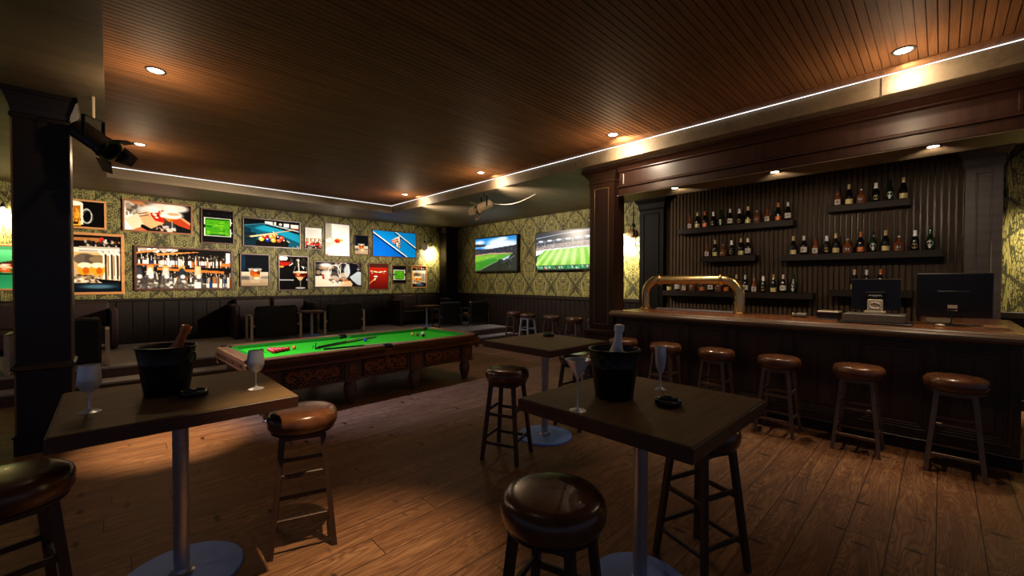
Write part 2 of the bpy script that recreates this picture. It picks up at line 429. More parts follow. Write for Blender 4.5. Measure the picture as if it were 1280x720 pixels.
struct(MB().box(XL, XW, YW, YW + .1, 1.0, ZC).build('wall_back', M['paperX']))
struct(MB().box(XW, XW + .1, YF, YW, 1.0, ZC).build('wall_right', M['paperY']))
mb = MB().box(XL, XW, YW - .02, YW, 0, 1.24)
x = XL + .1
while x < XW:
    mb.box(x - .011, x + .011, YW - .034, YW - .02, .42, 1.2, .004); x += .25
mb.box(XL, XW, YW - .05, YW, 1.215, 1.27, .01); mb.box(XL, XW, YW - .035, YW, .33, .45, .008)
struct(mb.build('trim_1', M['darkwoodZ']))
mb = MB().box(XW - .02, XW, YF, YW - .02, 0, 1.24)
y = -4.9
while y < YW - .05:
    mb.box(XW - .036, XW - .02, y - .012, y + .012, .14, 1.17, .005); y += .155
mb.box(XW - .05, XW, YF, YW - .05, 1.18, 1.27, .01); mb.box(XW - .035, XW, YF, YW, 0, .14, .008)
struct(mb.build('trim_2', M['darkwoodZ']))
# corner post
mb = MB(); loft(mb, 7.93, 8.38, 11.30, 11.68, [(.33, .03), (.5, .03), (.52, 0), (3.22, 0), (3.25, .02), (3.34, .05), (3.40, .10), (3.43, .11)])
mb.box(7.922, 7.93, 11.36, 11.375, .6, 3.15); mb.box(7.99, 8.005, 11.292, 11.3, .6, 3.15)
struct(mb.build('column_corner', M['darkwoodZ']))

# platform: two steps across the back of the room
mb = MB().box(XL, XW - .04, 8.80, YW - .02, 0, .33); mb.m = 1; mb.box(XL, XW - .04, 8.782, 8.80, .165, .30)
struct(mb.build('floor_platform', [plain('platform_carpet', (150, 143, 142), .8, 0, .2, .12, 14), M['barwoodZ']]))
mb = MB().box(XL, XW - .04, 8.40, 8.782, 0, .165); mb.m = 1; mb.box(XL, XW - .04, 8.385, 8.40, 0, .14)
struct(mb.build('floor_step', [bpy.data.materials['platform_carpet'], M['barwoodZ']]))

# dark column near the camera
mb = MB(); cx0, cx1, cy0, cy1 = -.645, -.272, 5.985, 6.40
loft(mb, cx0, cx1, cy0, cy1, [(0, .012), (.16, .012), (.168, .022), (.182, .022), (.19, 0), (.79, 0), (.80, .016), (.815, .022), (.832, .022), (.842, .008), (.855, 0),
     (3.16, 0), (3.17, .012), (3.20, .012), (3.21, .002), (3.26, .008), (3.33, .03), (3.385, .05), (3.39, .062), (3.43, .062)])
mb.m = 1
for xx in (cx0 - .003, cx1 - .009):
    mb.box(xx, xx + .012, cy0 - .004, cy0 + .008, .2, .78); mb.box(xx, xx + .012, cy0 - .004, cy0 + .008, .87, 3.15)
mb.box(cx0 - .018, cx1 + .018, cy0 - .024, cy0 - .02, .806, .812)
mb.box(cx0 - .018, cx1 + .018, cy0 - .024, cy0 - .02, .826, .832)
struct(mb.build('column', [M['darkwoodX'], M['trimgold']]))

# bar: mahogany column, canopy, pilasters, slatted wall
bx0, bx1, by0, by1 = 5.63, 5.93, 3.545, 3.995
mb = MB(); loft(mb, bx0, bx1, by0, by1, [(0, .07), (.12, .07), (.13, .05), (.80, .05), (.82, .065), (.86, .065), (.89, .0), (3.20, 0), (3.215, .012), (3.25, .012), (3.26, .005), (3.31, .03), (3.37, .08), (3.385, .10), (3.43, .10)])
for yy in (by0 + .09, by1 - .09 - .012):
    mb.m = 1; mb.box(bx0 - .010, bx0, yy, yy + .012, .98, 3.12, .003)
mb.box(bx0 - .010, bx0, by0 + .09, by1 - .09, 3.12, 3.132); mb.box(bx0 - .010, bx0, by0 + .09, by1 - .09, .968, .98)
struct(mb.build('column_bar', [M['mahogZ'], M['trimgold']]))
mb = MB(); ye = -1.5
prof = [(5.60, 2.97), (5.60, 3.07), (5.575, 3.078), (5.572, 3.10), (5.59, 3.112), (5.606, 3.118), (5.606, 3.30), (5.59, 3.308), (5.575, 3.318), (5.575, 3.33), (5.56, 3.345), (5.52, 3.385), (5.50, 3.392), (5.50, 3.43), (6.12, 3.43), (6.12, 2.97)]
mb.prism([(a, b) for a, b in prof], (0, by0 - .1, 0), (1, 0, 0), (0, 0, 1), (0, ye - by0 + .1, 0))
for yy in (3.40, -.47): mb.box(5.588, 5.606, yy, yy + .03, 3.112, 3.30, .004)
mb.m = 1; mb.box(5.61, 6.115, ye, by0 - .06, 2.958, 2.97)
mb.m = 2; mb.box(5.598, 5.606, 3.36, 3.37, 3.13, 3.28)
struct(mb.build('beam_canopy', [M['mahogZ'], M['soffit'], M['whitering']]))
for i, (y0, y1) in enumerate(((4.0, 4.56), (-.55, -.20))):
    mb = MB(); loft(mb, 8.24, 8.37, y0 + .01, y1 - .01, [(0, .01), (.2, .01), (.22, 0), (3.16, 0), (3.2, .02), (3.3, .03), (3.38, .09), (3.43, .10)])
    q = .10
    for yy in (y0 + q, y1 - q - .02):
        mb.box(8.222, 8.24, yy, yy + .02, 1.0, 3.1, .005)
    mb.box(8.222, 8.24, y0 + q + .02, y1 - q - .02, 3.08, 3.1, .005)
    struct(mb.build('trim_%d' % (3 + i), M['pilaster'] if i == 0 else M['litpil']))
mb = MB(); mb.m = 1; mb.box(8.385, 8.42, -.20, 4.0, .3, ZC); mb.m = 0
y = -.19
while y < 3.97:
    mb.box(8.350, 8.385, y, y + .049, .4, ZC, .003); y += .070
struct(mb.build('wall_bar', [M['slatwall'], M['black']]))

# the bar counter
bar = thing('bar_counter', 'long dark wood bar counter with panelled front and rounded brown top edge', 'bar counter', (5.68, 1.5, 0))
def L(mb): mb.M = Matrix.Translation((-5.68, -1.5, 0)); return mb
mb = L(MB()); mb.box(5.68, 6.45, -.50, 3.54, .10, 1.14); mb.box(6.45, 7.70, -.50, .10, .10, 1.14); mb.build('counter_body', M['barwoodZ'], bar)
mb = L(MB()); mb.box(5.655, 6.42, -.515, 3.54, 0, .10, .006); mb.box(5.64, 5.68, -.525, 3.54, .10, .125, .008); mb.build('kick_board', M['darkwoodY'], bar)
mb = L(MB()); mb.box(5.58, 6.66, -.58, 3.54, 1.155, 1.20, .006); mb.box(6.66, 7.76, -.58, .16, 1.155, 1.20, .006); mb.build('countertop', M['bartop'], bar)
nose = [(5.60, 1.105), (5.53, 1.108), (5.505, 1.122), (5.494, 1.145), (5.497, 1.168), (5.512, 1.186), (5.545, 1.196), (5.56, 1.206), (5.585, 1.211), (5.61, 1.206), (5.62, 1.195), (5.62, 1.105)]
mb = L(MB()); mb.prism(nose, (0, 3.54, 0), (1, 0, 0), (0, 0, 1), (0, -4.12, 0)); 
mb.build('arm_rail', M['armrail'], bar)
for y0, y1 in ((-.45, .02), (.08, .60), (.68, 1.20), (1.28, 1.80), (1.88, 2.40), (2.48, 3.00), (3.07, 3.45)):
    mb = L(MB())
    for k, (ins, wd, th) in enumerate(((0, .012, .012), (.03, .010, .009), (.055, .008, .007))):
        a, b, c, d = y0 + ins, y1 - ins, .2 + ins, 1.06 - ins; X = 5.68
        mb.box(X - th, X, a, a + wd, c, d, .003); mb.box(X - th, X, b - wd, b, c, d, .003)
        mb.box(X - th, X, a + wd, b - wd, c, c + wd, .003); mb.box(X - th, X, a + wd, b - wd, d - wd, d, .003)
    ym = (y0 + y1) / 2
    for a, b in ((y0 + .10, ym - .015), (ym + .015, y1 - .10)):
        mb.box(5.674, 5.68, a, b, .30, .96, .005)
    mb.build('panel', M['barpanel'], bar)

# ----------------------------------------------------------------- bar stools
def make_stool(label, group, legmat, seatmat):
    t = thing('bar_stool', label, 'bar stool', (0, 0, 0), 0, group)
    MB().lathe([(0, .712), (.165, .712), (.182, .716), (.196, .730), (.2045, .752), (.206, .775), (.203, .797), (.195, .814), (.180, .826), (.150, .832), (.08, .835), (0, .836)], 40).build('seat', seatmat, t)
    a, b = .112, .175
    mb = MB(); mb.lathe([(.178, .700), (.184, .704), (.184, .712), (.180, .715), (.10, .715), (.10, .700), (.178, .700)], 32)
    for s in (-1, 1):
        mb.box(-a, a, s * a - .012, s * a + .012, .672, .700); mb.box(s * a - .012, s * a + .012, -a, a, .672, .700)
    mb.build('seat_frame', legmat, t)
    at = lambda z: b + (a - b) * z / .700
    for i, j in ((-1, -1), (1, -1), (1, 1), (-1, 1)):
        MB().post((i * b, j * b, 0), (i * a, j * a, .700), .015, .017).build('leg', legmat, t)
    for z0, z1 in ((.46, .42), (.20, .16)):
        for s in (-1, 1):
            d = at(z0); MB().box(-d, d, s * d - .009, s * d + .009, z0 - .014, z0 + .014, .003).build('rung', legmat, t)
            d = at(z1); MB().box(s * d - .009, s * d + .009, -d, d, z1 - .014, z1 + .014, .003).build('rung', legmat, t)
    return t
g1 = 'stools drawn up to the bar counter'
st = make_stool('brown leather bar stool by the counter, first from the open end of the bar', g1, M['barsteel'], M['leather'])
st.location = (5.30, -.10, 0)
for y, x, lb in ((.555, 5.31, 'brown leather bar stool by the counter, second from the open end of the bar'),
                 (1.235, 5.30, 'brown leather bar stool by the counter, third from the open end of the bar'),
                 (1.90, 5.31, 'brown leather bar stool by the counter, partly behind the table with two glasses'),
                 (2.54, 5.30, 'brown leather bar stool by the counter, seen behind the champagne flute'),
                 (3.18, 5.31, 'brown leather bar stool by the mahogany column, mostly hidden by the ice bucket')):
    dup(st, (x, y, 0), 0, lb)
g2 = 'stools around the tall tables'
s2 = make_stool('dark legged leather stool standing at the bare ash-tray table', g2, M['stoolwood'], M['leather'])
s2.location = (2.69, 2.84, 0); s2.rotation_euler.z = .38
for x, y, rz, lb in ((1.236, 1.043, .3, 'large leather stool closest to the viewer, in front of the steel pole'),
                     (.885, 2.845, -.31, 'leather stool beside the table with two wine glasses, pool table behind it'),
                     (-.32, 2.72, .25, 'leather stool cut off by the frame edge below the black column'),
                     (2.485, .965, -.33, 'dark stool pushed under the table holding the martini glass'),
                     (3.85, 2.90, 0, 'stool behind the bare ash-tray table, seen past the martini glass')):
    dup(s2, (x, y, 0), rz, lb)
g3 = 'stools along the far wall under the televisions'
s3 = make_stool('far stool with pale silver legs under the wall televisions', g3, M['steel'], M['darkleather'])
s3.location = (7.70, 7.37, 0)
s4 = make_stool('far dark stool by the platform end below the first television', g3, M['stoolwood'], M['darkleather'])
s4.location = (7.91, 8.08, 0)
for x, y, lb in ((7.70, 6.57, 'far dark stool third along the wall below the televisions'), (7.67, 5.86, 'far dark stool fourth along the wall below the second television'),
                 (7.76, 5.32, 'far dark stool half hidden behind the mahogany column')):
    dup(s4, (x, y, 0), .1, lb)

# ----------------------------------------------------------------- tall tables
def table(x, y, lab, r=.29):
    t = thing('bar_table', lab, 'bar table', (x, y, 0), 0, 'tall square pedestal tables')
    h = .465
    mb = MB().box(-h, h, -h, h, .955, 1.02, .004); mb.build('tabletop', M['tabletop'], t)
    mb = MB()
    for s in (-1, 1):
        mb.box(-h - .004, h + .004, s * (h + .002) - .004, s * (h + .002) + .004, .953, 1.014, .002)
        mb.box(s * (h + .002) - .004, s * (h + .002) + .004, -h, h, .953, 1.014, .002)
    mb.build('edge_band', M['tableedge'], t)
    MB().cyl((0, 0, .02), (0, 0, .955), .037, 28).build('pole', M['steel'], t)
    MB().lathe([(.037, .016), (.06, .016), (.06, .022), (.045, .03), (.040, .05), (.037, .05)], 28).build('collar', M['steel'], t)
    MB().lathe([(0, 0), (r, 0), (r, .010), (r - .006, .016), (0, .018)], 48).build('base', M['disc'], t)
    return t
table(.275, 2.935, 'tall dark square table with two wine glasses and an ice bucket')
table(2.05, 1.115, 'tall dark square table holding the martini glass and flute', .265)
table(3.33, 2.93, 'tall dark square table empty but for an ashtray')

ZT = 1.02
def bucket(x, y, rz, lab):
    t = thing('ice_bucket', lab, 'ice bucket', (x, y, ZT), rz, 'black champagne buckets')
    MB().lathe([(0, 0), (.094, 0), (.100, .006), (.112, .09), (.121, .168), (.122, .170), (.123, .176), (.122, .18), (.134, .262), (.130, .262), (.117, .176), (.108, .09), (.096, .012), (0, .012)], 40).build('pail', M['pail'], t)
    MB().tube([(.134 * math.cos(2 * PI * k / 40), .134 * math.sin(2 * PI * k / 40), .262) for k in range(40)], .0065, 8, True).build('rim', M['pail'], t)
    for s in (-1, 1):
        h = MB().tube([(s * .140, .026 * math.cos(2 * PI * k / 20), .205 + .030 * math.sin(2 * PI * k / 20)) for k in range(20)], .0052, 8, True).build('handle', M['ring'], t)
        MB().lathe([(0, 0), (.014, 0), (.014, .006), (.008, .012), (0, .013)], 16, (s * .127, 0, .236), (s, 0, .1)).build('handle_mount', M['blackmetal'], h)
    return t
bucket(.225, 3.0, -.77, 'black ice bucket with a copper-topped bottle, on the wine glass table')
bucket(1.975, 1.235, .16, 'black ice bucket with a white-topped bottle, beside the martini glass')
def champagne(x, y, d, lab, foil, body, sc=(1.2, 1.2, 1.2)):
    # bottle standing aslant in the bucket, foot on the bucket floor
    d = Vector(d).normalized()
    t = thing('champagne_bottle', lab, 'bottle', (x, y, ZT + .018), 0, 'bottles in the ice buckets'); t.scale = sc
    MB().lathe([(0, 0), (.036, 0), (.041, .006), (.041, .15), (.036, .175), (.024, .205), (.017, .235), (.0155, .262), (0, .262)], 24, (0, 0, .012), d).build('bottle_body', body, t)
    MB().lathe([(0, .190), (.031, .190), (.0255, .206), (.0185, .235), (.0165, .262), (.0160, .286), (.0205, .288), (.0215, .306), (.020, .318), (.012, .322), (0, .322)], 24, (0, 0, .012), d).build('foil', foil, t)
champagne(.185, 3.04, (.36, -.34, 1), 'dark champagne bottle with copper foil leaning in its bucket', M['copper'], M['wineglass_black'])
champagne(1.968, 1.242, (.075, -.06, 1), 'champagne bottle with white foil neck upright in its bucket', M['paperwhite'], M['wineglass_black'], (1.25, 1.25, 1.14))

def glass(x, y, prof_b, stem, foot, name, lab, cat):
    t = thing(name, lab, cat, (x, y, ZT), 0, 'glasses on the tall tables')
    MB().lathe(prof_b, 32).build('bowl', M['glass'], t)
    MB().lathe(stem, 16).build('stem', M['glass'], t)
    MB().lathe(foot, 32).build('foot', M['glass'], t)
wine = [(.004, .094), (.018, .100), (.034, .116), (.043, .140), (.044, .160), (.041, .195), (.036, .226), (.0345, .226), (.0395, .195), (.0425, .160), (.0415, .141), (.033, .119), (.017, .104), (0, .100)]
wstem = [(.0075, .016), (.005, .03), (.004, .06), (.0048, .09), (.008, .097)]
wfoot = [(0, 0), (.042, 0), (.043, .002), (.030, .007), (.012, .013), (.007, .018), (0, .018)]
glass(-.075, 2.82, wine, wstem, wfoot, 'wine_glass', 'wine glass standing by the corner of the table next to the column', 'wine glass')
glass(.605, 2.765, wine, wstem, wfoot, 'wine_glass', 'wine glass standing near the pool table, right of the ice bucket', 'wine glass')
glass(1.635, 1.225, [(.004, .148), (.062, .252), (.060, .252), (.003, .152)], [(.008, .008), (.0045, .018), (.004, .06), (.004, .145), (.006, .152)],
      [(0, 0), (.040, 0), (.041, .002), (.024, .006), (.010, .011), (0, .012)], 'martini_glass', 'wide conical martini glass on a tall thin stem', 'cocktail glass')
glass(2.30, 1.13, [(.005, .095), (.014, .105), (.024, .135), (.029, .17), (.0305, .21), (.030, .252), (.0285, .252), (.029, .21), (.0275, .17), (.0225, .137), (.012, .108), (0, .10)],
      [(.009, .016), (.005, .03), (.004, .06), (.005, .092), (.008, .10)], [(0, 0), (.004, .012), (.03, .002), (.031, .0), (.031, .003), (.012, .012), (.007, .018), (0, .018)],
      'champagne_flute', 'tall narrow champagne flute standing behind the ashtray', 'champagne flute')
def ashtray(x, y, lab, rz=0):
    mb = MB()
    n = 48
    prof = [(0, 0), (.058, 0), (.064, .004), (.066, .012), (.066, .026), (.063, .030), (.055, .030), (.050, .026), (.047, .012), (.042, .009), (0, .009)]
    vs = []; fs = []
    for r, z in prof:
        for k in range(n):
            a = 2 * PI * k / n
            zz = z
            if z > .02 and min(abs((a % (2 * PI / 3)) - PI / 3), 9) < .16: zz = .024
            vs.append((max(r, .0005) * math.cos(a), max(r, .0005) * math.sin(a), zz))
    for i in range(len(prof) - 1):
        for k in range(n):
            fs.append((i * n + k, i * n + (k + 1) % n, i * n + n + (k + 1) % n, i * n + n + k))
    mb.add(vs, fs, True)
    o = mb.build('ashtray', M['blackplastic'], None, (x, y, ZT)); o.rotation_euler.z = rz
    tag(o, lab, 'ashtray', 'round black ashtrays')
ashtray(.325, 2.84, 'round black ashtray at the foot of the copper-topped bucket', .4)
ashtray(2.05, .965, 'round black ashtray in front of the champagne flute', 1)
ashtray(3.62, 3.13, 'round black ashtray alone on the empty tall table', .2)

# ----------------------------------------------------------------- pool table
pt = thing('pool_table', 'long green-baize snooker table with carved wooden sides and stout turned legs', 'pool table', (2.80, 6.20, 0), math.radians(2.3))
LX, LY = 1.75, .79
MB().box(-LX + .13, LX - .13, -LY + .13, LY - .13, .66, .700).build('bed_cloth', M['cloth'], pt)
mb = MB()
zr0, zr1 = .615, .752
for s in (-1, 1):
    for a, b in ((-LX + .13, -.06), (.06, LX - .13)):
        mb.box(a, b, s * (LY - .065) - .065, s * (LY - .065) + .065, zr0, zr1, .012)
    mb.box(s * (LX - .065) - .065, s * (LX - .065) + .065, -LY + .13, LY - .13, zr0, zr1, .012)
    mb.box(-LX + .05, LX - .05, s * (LY - .02) - .02, s * (LY - .02) + .02, .60, .70, .006)
    mb.box(s * (LX - .02) - .02, s * (LX - .02) + .02, -LY + .05, LY - .05, .60, .70, .006)
mb.build('rail', M['polewood'], pt)
mb = MB()
for s in (-1, 1):
    for a, b in ((-LX + .22, -.07), (.07, LX - .22)):
        y0 = s * (LY - .13); y1 = s * (LY - .185)
        mb.prism([(a - .02, 0), (b + .02, 0), (b - .02, 1), (a + .02, 1)], (0, y0, .70), (1, 0, 0), (0, y1 - y0, 0), (0, 0, .042))
    x0 = s * (LX - .13); x1 = s * (LX - .185); a = LY - .22
    mb.prism([(-a - .02, 0), (a + .02, 0), (a - .02, 1), (-a + .02, 1)], (x0, 0, .70), (0, 1, 0), (x1 - x0, 0, 0), (0, 0, .042))
mb.build('cushion', M['cushion'], pt)
for x, y, r in ((-LX + .10, -LY + .10, .075), (LX - .10, -LY + .10, .075), (LX - .10, LY - .10, .075), (-LX + .10, LY - .10, .075), (0, -LY + .065, .062), (0, LY - .065, .062)):
    p = MB().lathe([(0, .60), (r * .8, .60), (r * .95, .66), (r * 1.05, .745), (r * 1.05, .753), (r * .88, .753), (r * .85, .71), (0, .702)], 24, (x, y, 0)).build('pocket', M['blackleather'], pt)
    if abs(x) > .1:
        dx, dy = (1 if x > 0 else -1), (1 if y > 0 else -1)
        MB().box(x + dx * .055 - .03, x + dx * .055 + .03, y + dy * .03 - .028, y + dy * .03 + .028, .515, .64, .012).build('ball_sleeve', M['polewood'], p)
    else:
        dy = 1 if y > 0 else -1
        MB().box(-.045, .045, y + dy * .02 - .03, y + dy * .045 + .03, .60, .72, .01).build('pocket_plate', M['blackleather'], p)
        MB().box(-.035, .035, y + dy * .0 - .02, y + dy * .012 + .02, .46, .60, .01).build('ball_sleeve', M['polewood'], p)
AX, AY = 1.63, .69
mb = MB().box(-AX, AX, -AY, AY, .315, .60, .004)
for s in (-1, 1):
    mb.box(-AX - .012, AX + .012, s * AY - .014, s * AY + .014, .315, .345, .004); mb.box(-AX - .012, AX + .012, s * AY - .014, s * AY + .014, .575, .60, .004)
    mb.box(s * AX - .014, s * AX + .014, -AY, AY, .315, .345, .004)
mb.build('apron', M['poleg'], pt)
def carving(mb, x0, x1, z0, z1, yf, s):
    """scrolling leaves in relief over the apron face"""
    W, Hh = x1 - x0, z1 - z0; n = max(1, round(W / .16)); cw = W / n
    nx, nz = max(3, int(W / .030)), max(4, int(Hh / .034))
    for a in range(nx):
        for c in range(nz):
            px, pz = x0 + W * (a + rnd.uniform(.2, .8)) / nx, z0 + Hh * (c + rnd.uniform(.2, .8)) / nz
            th = 2.6 * math.sin(px * 17 + 1.3 * math.sin(pz * 30)) + rnd.uniform(-.5, .5); l = rnd.uniform(.018, .032); wd = rnd.uniform(.005, .009)
            dx, dz = math.cos(th), math.sin(th)
            q = [(px - dx * l, pz - dz * l), (px - dz * wd + dx * l * .1, pz + dx * wd + dz * l * .1), (px + dx * l, pz + dz * l), (px + dz * wd - dx * l * .1, pz - dx * wd - dz * l * .1)][::-1]
            q = [(min(max(u, x0), x1), min(max(v, z0), z1)) for u, v in q]
            mb.prism(q, (0, yf, 0), (1, 0, 0), (0, 0, 1), (0, s * .007, 0))
    for k in range(n):
        flip = 1 if k % 2 == 0 else -1
        cx = x0 + cw * (k + .5); cz = (z0 + z1) / 2
        sp = []
        for i in range(20):
            a = i / 19 * 2.3 * PI; r = (1 - i / 19 * .82) * min(cw * .40, Hh * .36)
            sp.append((cx + flip * r * math.cos(a), yf + s * .004, cz + r * math.sin(a)))
        mb.tube(sp, [.008 - .005 * i / 19 for i in range(20)], 6)
        for i in range(1, 17, 1):
            p = sp[i]; a = i / 19 * 2.3 * PI; out = (flip * math.cos(a), math.sin(a)); tg = (-flip * math.sin(a), math.cos(a))
            for side in (1, -1):
                l = (.040 if side > 0 else .02) * (1 - i / 26); wd = .011
                dx, dz = out[0] * side * .8 + tg[0] * .6, out[1] * side * .8 + tg[1] * .6
                px, pz = -dz, dx
                b0 = (p[0], p[2]); q = [(b0[0] - px * wd, b0[1] - pz * wd), (b0[0] + dx * l * .5 - px * wd * .8, b0[1] + dz * l * .5 - pz * wd * .8), (b0[0] + dx * l, b0[1] + dz * l),
                                        (b0[0] + dx * l * .5 + px * wd * .8, b0[1] + dz * l * .5 + pz * wd * .8), (b0[0] + px * wd, b0[1] + pz * wd)]
                q = [(min(max(u, x0), x1), min(max(v, z0), z1)) for u, v in q]
                mb.prism(q, (0, yf, 0), (1, 0, 0), (0, 0, 1), (0, s * .010, 0))
for s in (-1, 1):
    for a, b in ((-1.34, -.66), (-.34, .34), (.66, 1.34)):
        pn = MB().box(a - .02, b + .02, s * AY - .004, s * AY + .004, .345, .575).build('carved_panel', M['black'], pt)  # black backing carries the shade between the carved leaves in its colour
        if s < 0:
            mb = MB(); carving(mb, a, b, .352, .568, s * (AY + .004), s); mb.build('carving', M['carve'], pn)
    for x in (-1.5, -.5, .5, 1.5):
        bl = MB().box(x - .105, x + .105, s * AY - .03, s * AY + .03, .310, .60, .006).build('leg_block', M['poleg'], pt)
        if s < 0:
            mb = MB(); carving(mb, x - .05, x + .05, .36, .56, s * (AY + .03), s); mb.build('carving', M['carve'], bl)
        MB().lathe([(0, 0), (.062, 0), (.064, .012), (.052, .022), (.060, .05), (.080, .12), (.088, .18), (.086, .225), (.074, .275), (.064, .290), (.078, .296), (.078, .312), (0, .312)], 28, (x, s * .64, 0)).build('leg', M['poleg'], pt)
for s in (-1, 1):
    for x in (-1.0, 0, 1.0):
        MB().lathe([(0, .285), (.05, .285), (.055, .292), (.05, .312), (0, .318)], 20, (x, s * .3, 0)).build('levelling_foot', M['black'], pt)
mb = MB()
for x in (-1.45, -.95, -.45, .45, .95, 1.45):
    mb.lathe([(0, 0), (.014, 0), (.014, .004), (0, .006)], 12, (x, -LY, .665), (0, -1, 0))
for y in (-.55, -.2, .2, .55): mb.lathe([(0, 0), (.018, 0), (.018, .004), (0, .006)], 12, (-LX, y, .665), (-1, 0, 0))
mb.build('bolt_cover', M['black'], pt)

BR = .028; ZB = .7015 + BR
def pball(x, y, mat, lab, grp=None):
    tag(MB().ball((0, 0, 0), BR, 20).build('snooker_ball', mat, None, (x, y, ZB)), lab, 'ball', grp or 'balls on the green cloth')
for i in range(5):
    for j in range(i + 1):
        pball(1.725 - i * .0495, 6.15 + (j - i / 2) * .0568, M['redball'], 'red snooker ball packed in the triangle of reds', 'packed red snooker balls')
pball(1.425, 6.20, M['blackball'], 'black ball behind the reds, half hidden by the wine glass')
pball(1.816, 6.194, M['orangeball'], 'orange ball just ahead of the pack of reds')
pball(2.86, 6.243, M['blueball'], 'dark blue ball alone in the middle of the table')
pball(3.776, 6.39, M['yellowball'], 'yellow ball at the far end beside the brown one')
pball(3.785, 6.234, M['brownball'], 'brown ball between the yellow and the dark balls at the far end')
pball(3.968, 6.364, M['creamball'], 'cream ball at the far end just behind the dark one')
pball(3.80, 6.077, M['blackball'], 'dark ball at the far end in front of the cream one')
def cue(p, q, lab, name='pool_cue'):
    p, q = Vector(p), Vector(q); t = thing(name, lab, 'cue', p, 0, 'cues lying on the pool table'); d = q - p
    MB().cyl((0, 0, 0), d * .45, .011, 12, .009).build('butt', M['blackmetal'], t)
    MB().cyl(d * .45, d * .985, .009, 12, .0055).build('shaft', M['cueash'], t)
    MB().cyl(d * .985, d, .0058, 10, .0055).build('tip', M['blueball'], t)
cue((2.12, 6.14, .7125), (3.27, 6.775, .7095), 'dark cue laid diagonally towards the far long cushion')
cue((2.10, 5.885, .7125), (3.33, 5.80, .708), 'dark cue laid almost straight along the table, nearest the carved side')
t = thing('spider_rest', 'dark spider rest with a forked metal head on the cloth', 'cue rest', (1.98, 5.975, .70))
MB().cyl((0.05, .02, .013), (1.22, .60, .011), .009, 12).build('rod', M['blackmetal'], t)
mb = MB()
for a in (-1, 1):
    mb.tube([(.06, a * .005 + .03, .02), (.06 - a * .02, .03 + a * .05, .05), (.06 - a * .025, .03 + a * .055, .0045)], .0045, 8)
mb.tube([(.06, .03, .01), (.06, .03, .075)], .006, 8); mb.tube([(.045, .02, .085), (.06, .03, .065), (.075, .045, .088)], .0045, 8)
mb.build('fork', M['blackmetal'], t)

# ------------------------------------------------------------ lounge furniture
def armchair(label):
    """low leather chair slung between two flat-steel arm loops, faces +y"""
    t = thing('lounge_chair', label, 'armchair', (0, 0, .33), 0, 'leather chairs on the platform')
    MB().box(-.43, .43, 0.0, .13, .06, .755, .035).build('backrest', M['blackleather'], t)
    MB().box(-.43, .43, .10, .50, .24, .40, .04).build('seat', M['darkleather'], t)
    for s in (-1, 1):
        x = s * .495; w, h = .05, .022
        mb = MB()
        mb.box(x - w / 2, x + w / 2, .02, .02 + h, 0, .57, .004); mb.box(x - w / 2, x + w / 2, .48, .48 + h, 0, .57, .004)
        mb.box(x - w / 2, x + w / 2, .02, .48 + h, .57 - h, .57, .004); mb.box(x - w / 2, x + w / 2, .02, .48 + h, 0, h, .004)
        a = mb.build('arm_frame', M['flatsteel'], t)
        MB().box(min(s * .43, x), max(s * .43, x), .04, .09, .30, .34).build('bracket', M['flatsteel'], a)
    mb = MB().box(-.43, .43, .05, .08, .06, .09); mb.build('crossbar', M['blackmetal'], t)
    return t
c = armchair('black leather chair seen from behind, on the platform behind the glass near the pool table')
c.location = (2.70, 10.36, .33)
dup(c, (4.29, 10.50, .33), 0, 'black leather chair seen from behind, second along behind the pool table')
dup(c, (-.53, 8.86, .33), 0, 'black leather chair at the platform edge, half hidden by the black column')
c2 = armchair('dark framed leather chair near the corner post, left of its twin')
for ch in c2.children:
    if 'arm_frame' in ch.name:
        ch.data.materials[0] = M['stoolwood']
c2.location = (7.10, 9.86, .33); c2.scale = (.79, .8, .95)
dup(c2, (7.945, 9.60, .33), 0, 'dark framed leather chair at the platform end, beside the far stools')

def sofa(x0, x1, label, ends=(1, 1), backs=2):
    t = thing('high_back_sofa', label, 'sofa', ((x0 + x1) / 2, 11.2, .33), 0, 'high-backed sofas along the picture wall')
    h = (x1 - x0) / 2
    MB().box(-h + .1, h - .1, -.16, .40, .10, .44, .04).build('seat', M['sofa'], t)
    n = backs; wd = (2 * h - .2) / n
    for k in range(n):
        MB().box(-h + .1 + k * wd + .012, -h + .1 + (k + 1) * wd - .012, .26, .44, .42, .90, .04).build('back_cushion', M['sofa'], t)
    for s, e in ((-1, ends[0]), (1, ends[1])):
        if e: MB().box(s * (h - .05) - .06, s * (h - .05) + .06, -.32, .44, .03, .78, .03).build('side_panel', M['sofa'], t)
    mb = MB()
    for sx in (-1, 1):
        for yy in (-.14, .38): MB().box(sx * (h - .06) - .025, sx * (h - .06) + .025, yy - .025, yy + .025, 0, .05).build('foot', M['black'], t)
    return t
sofa(1.98, 3.74, 'dark high-backed sofa against the wall behind the two leather chairs')
sofa(6.05, 7.88, 'dark high-backed sofa in the corner by the wall lamp')
sofa(-1.75, .10, 'dark high-backed sofa behind the black column')
def low_table(x, y, label, hw=.36):
    t = thing('pedestal_table', label, 'table', (x, y, .33), 0, 'low tables on the platform')
    MB().box(-hw, hw, -.28, .28, .555, .60, .006).build('tabletop', M['tableedge'], t)
    MB().cyl((0, 0, .015), (0, 0, .56), .035, 20).build('pole', M['steel'], t)
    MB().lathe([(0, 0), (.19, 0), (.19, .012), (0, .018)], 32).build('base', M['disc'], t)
low_table(3.49, 10.55, 'low pedestal table between the two leather chairs', .22)
low_table(6.75, 10.60, 'low pedestal table by the corner sofa and dark framed chair')

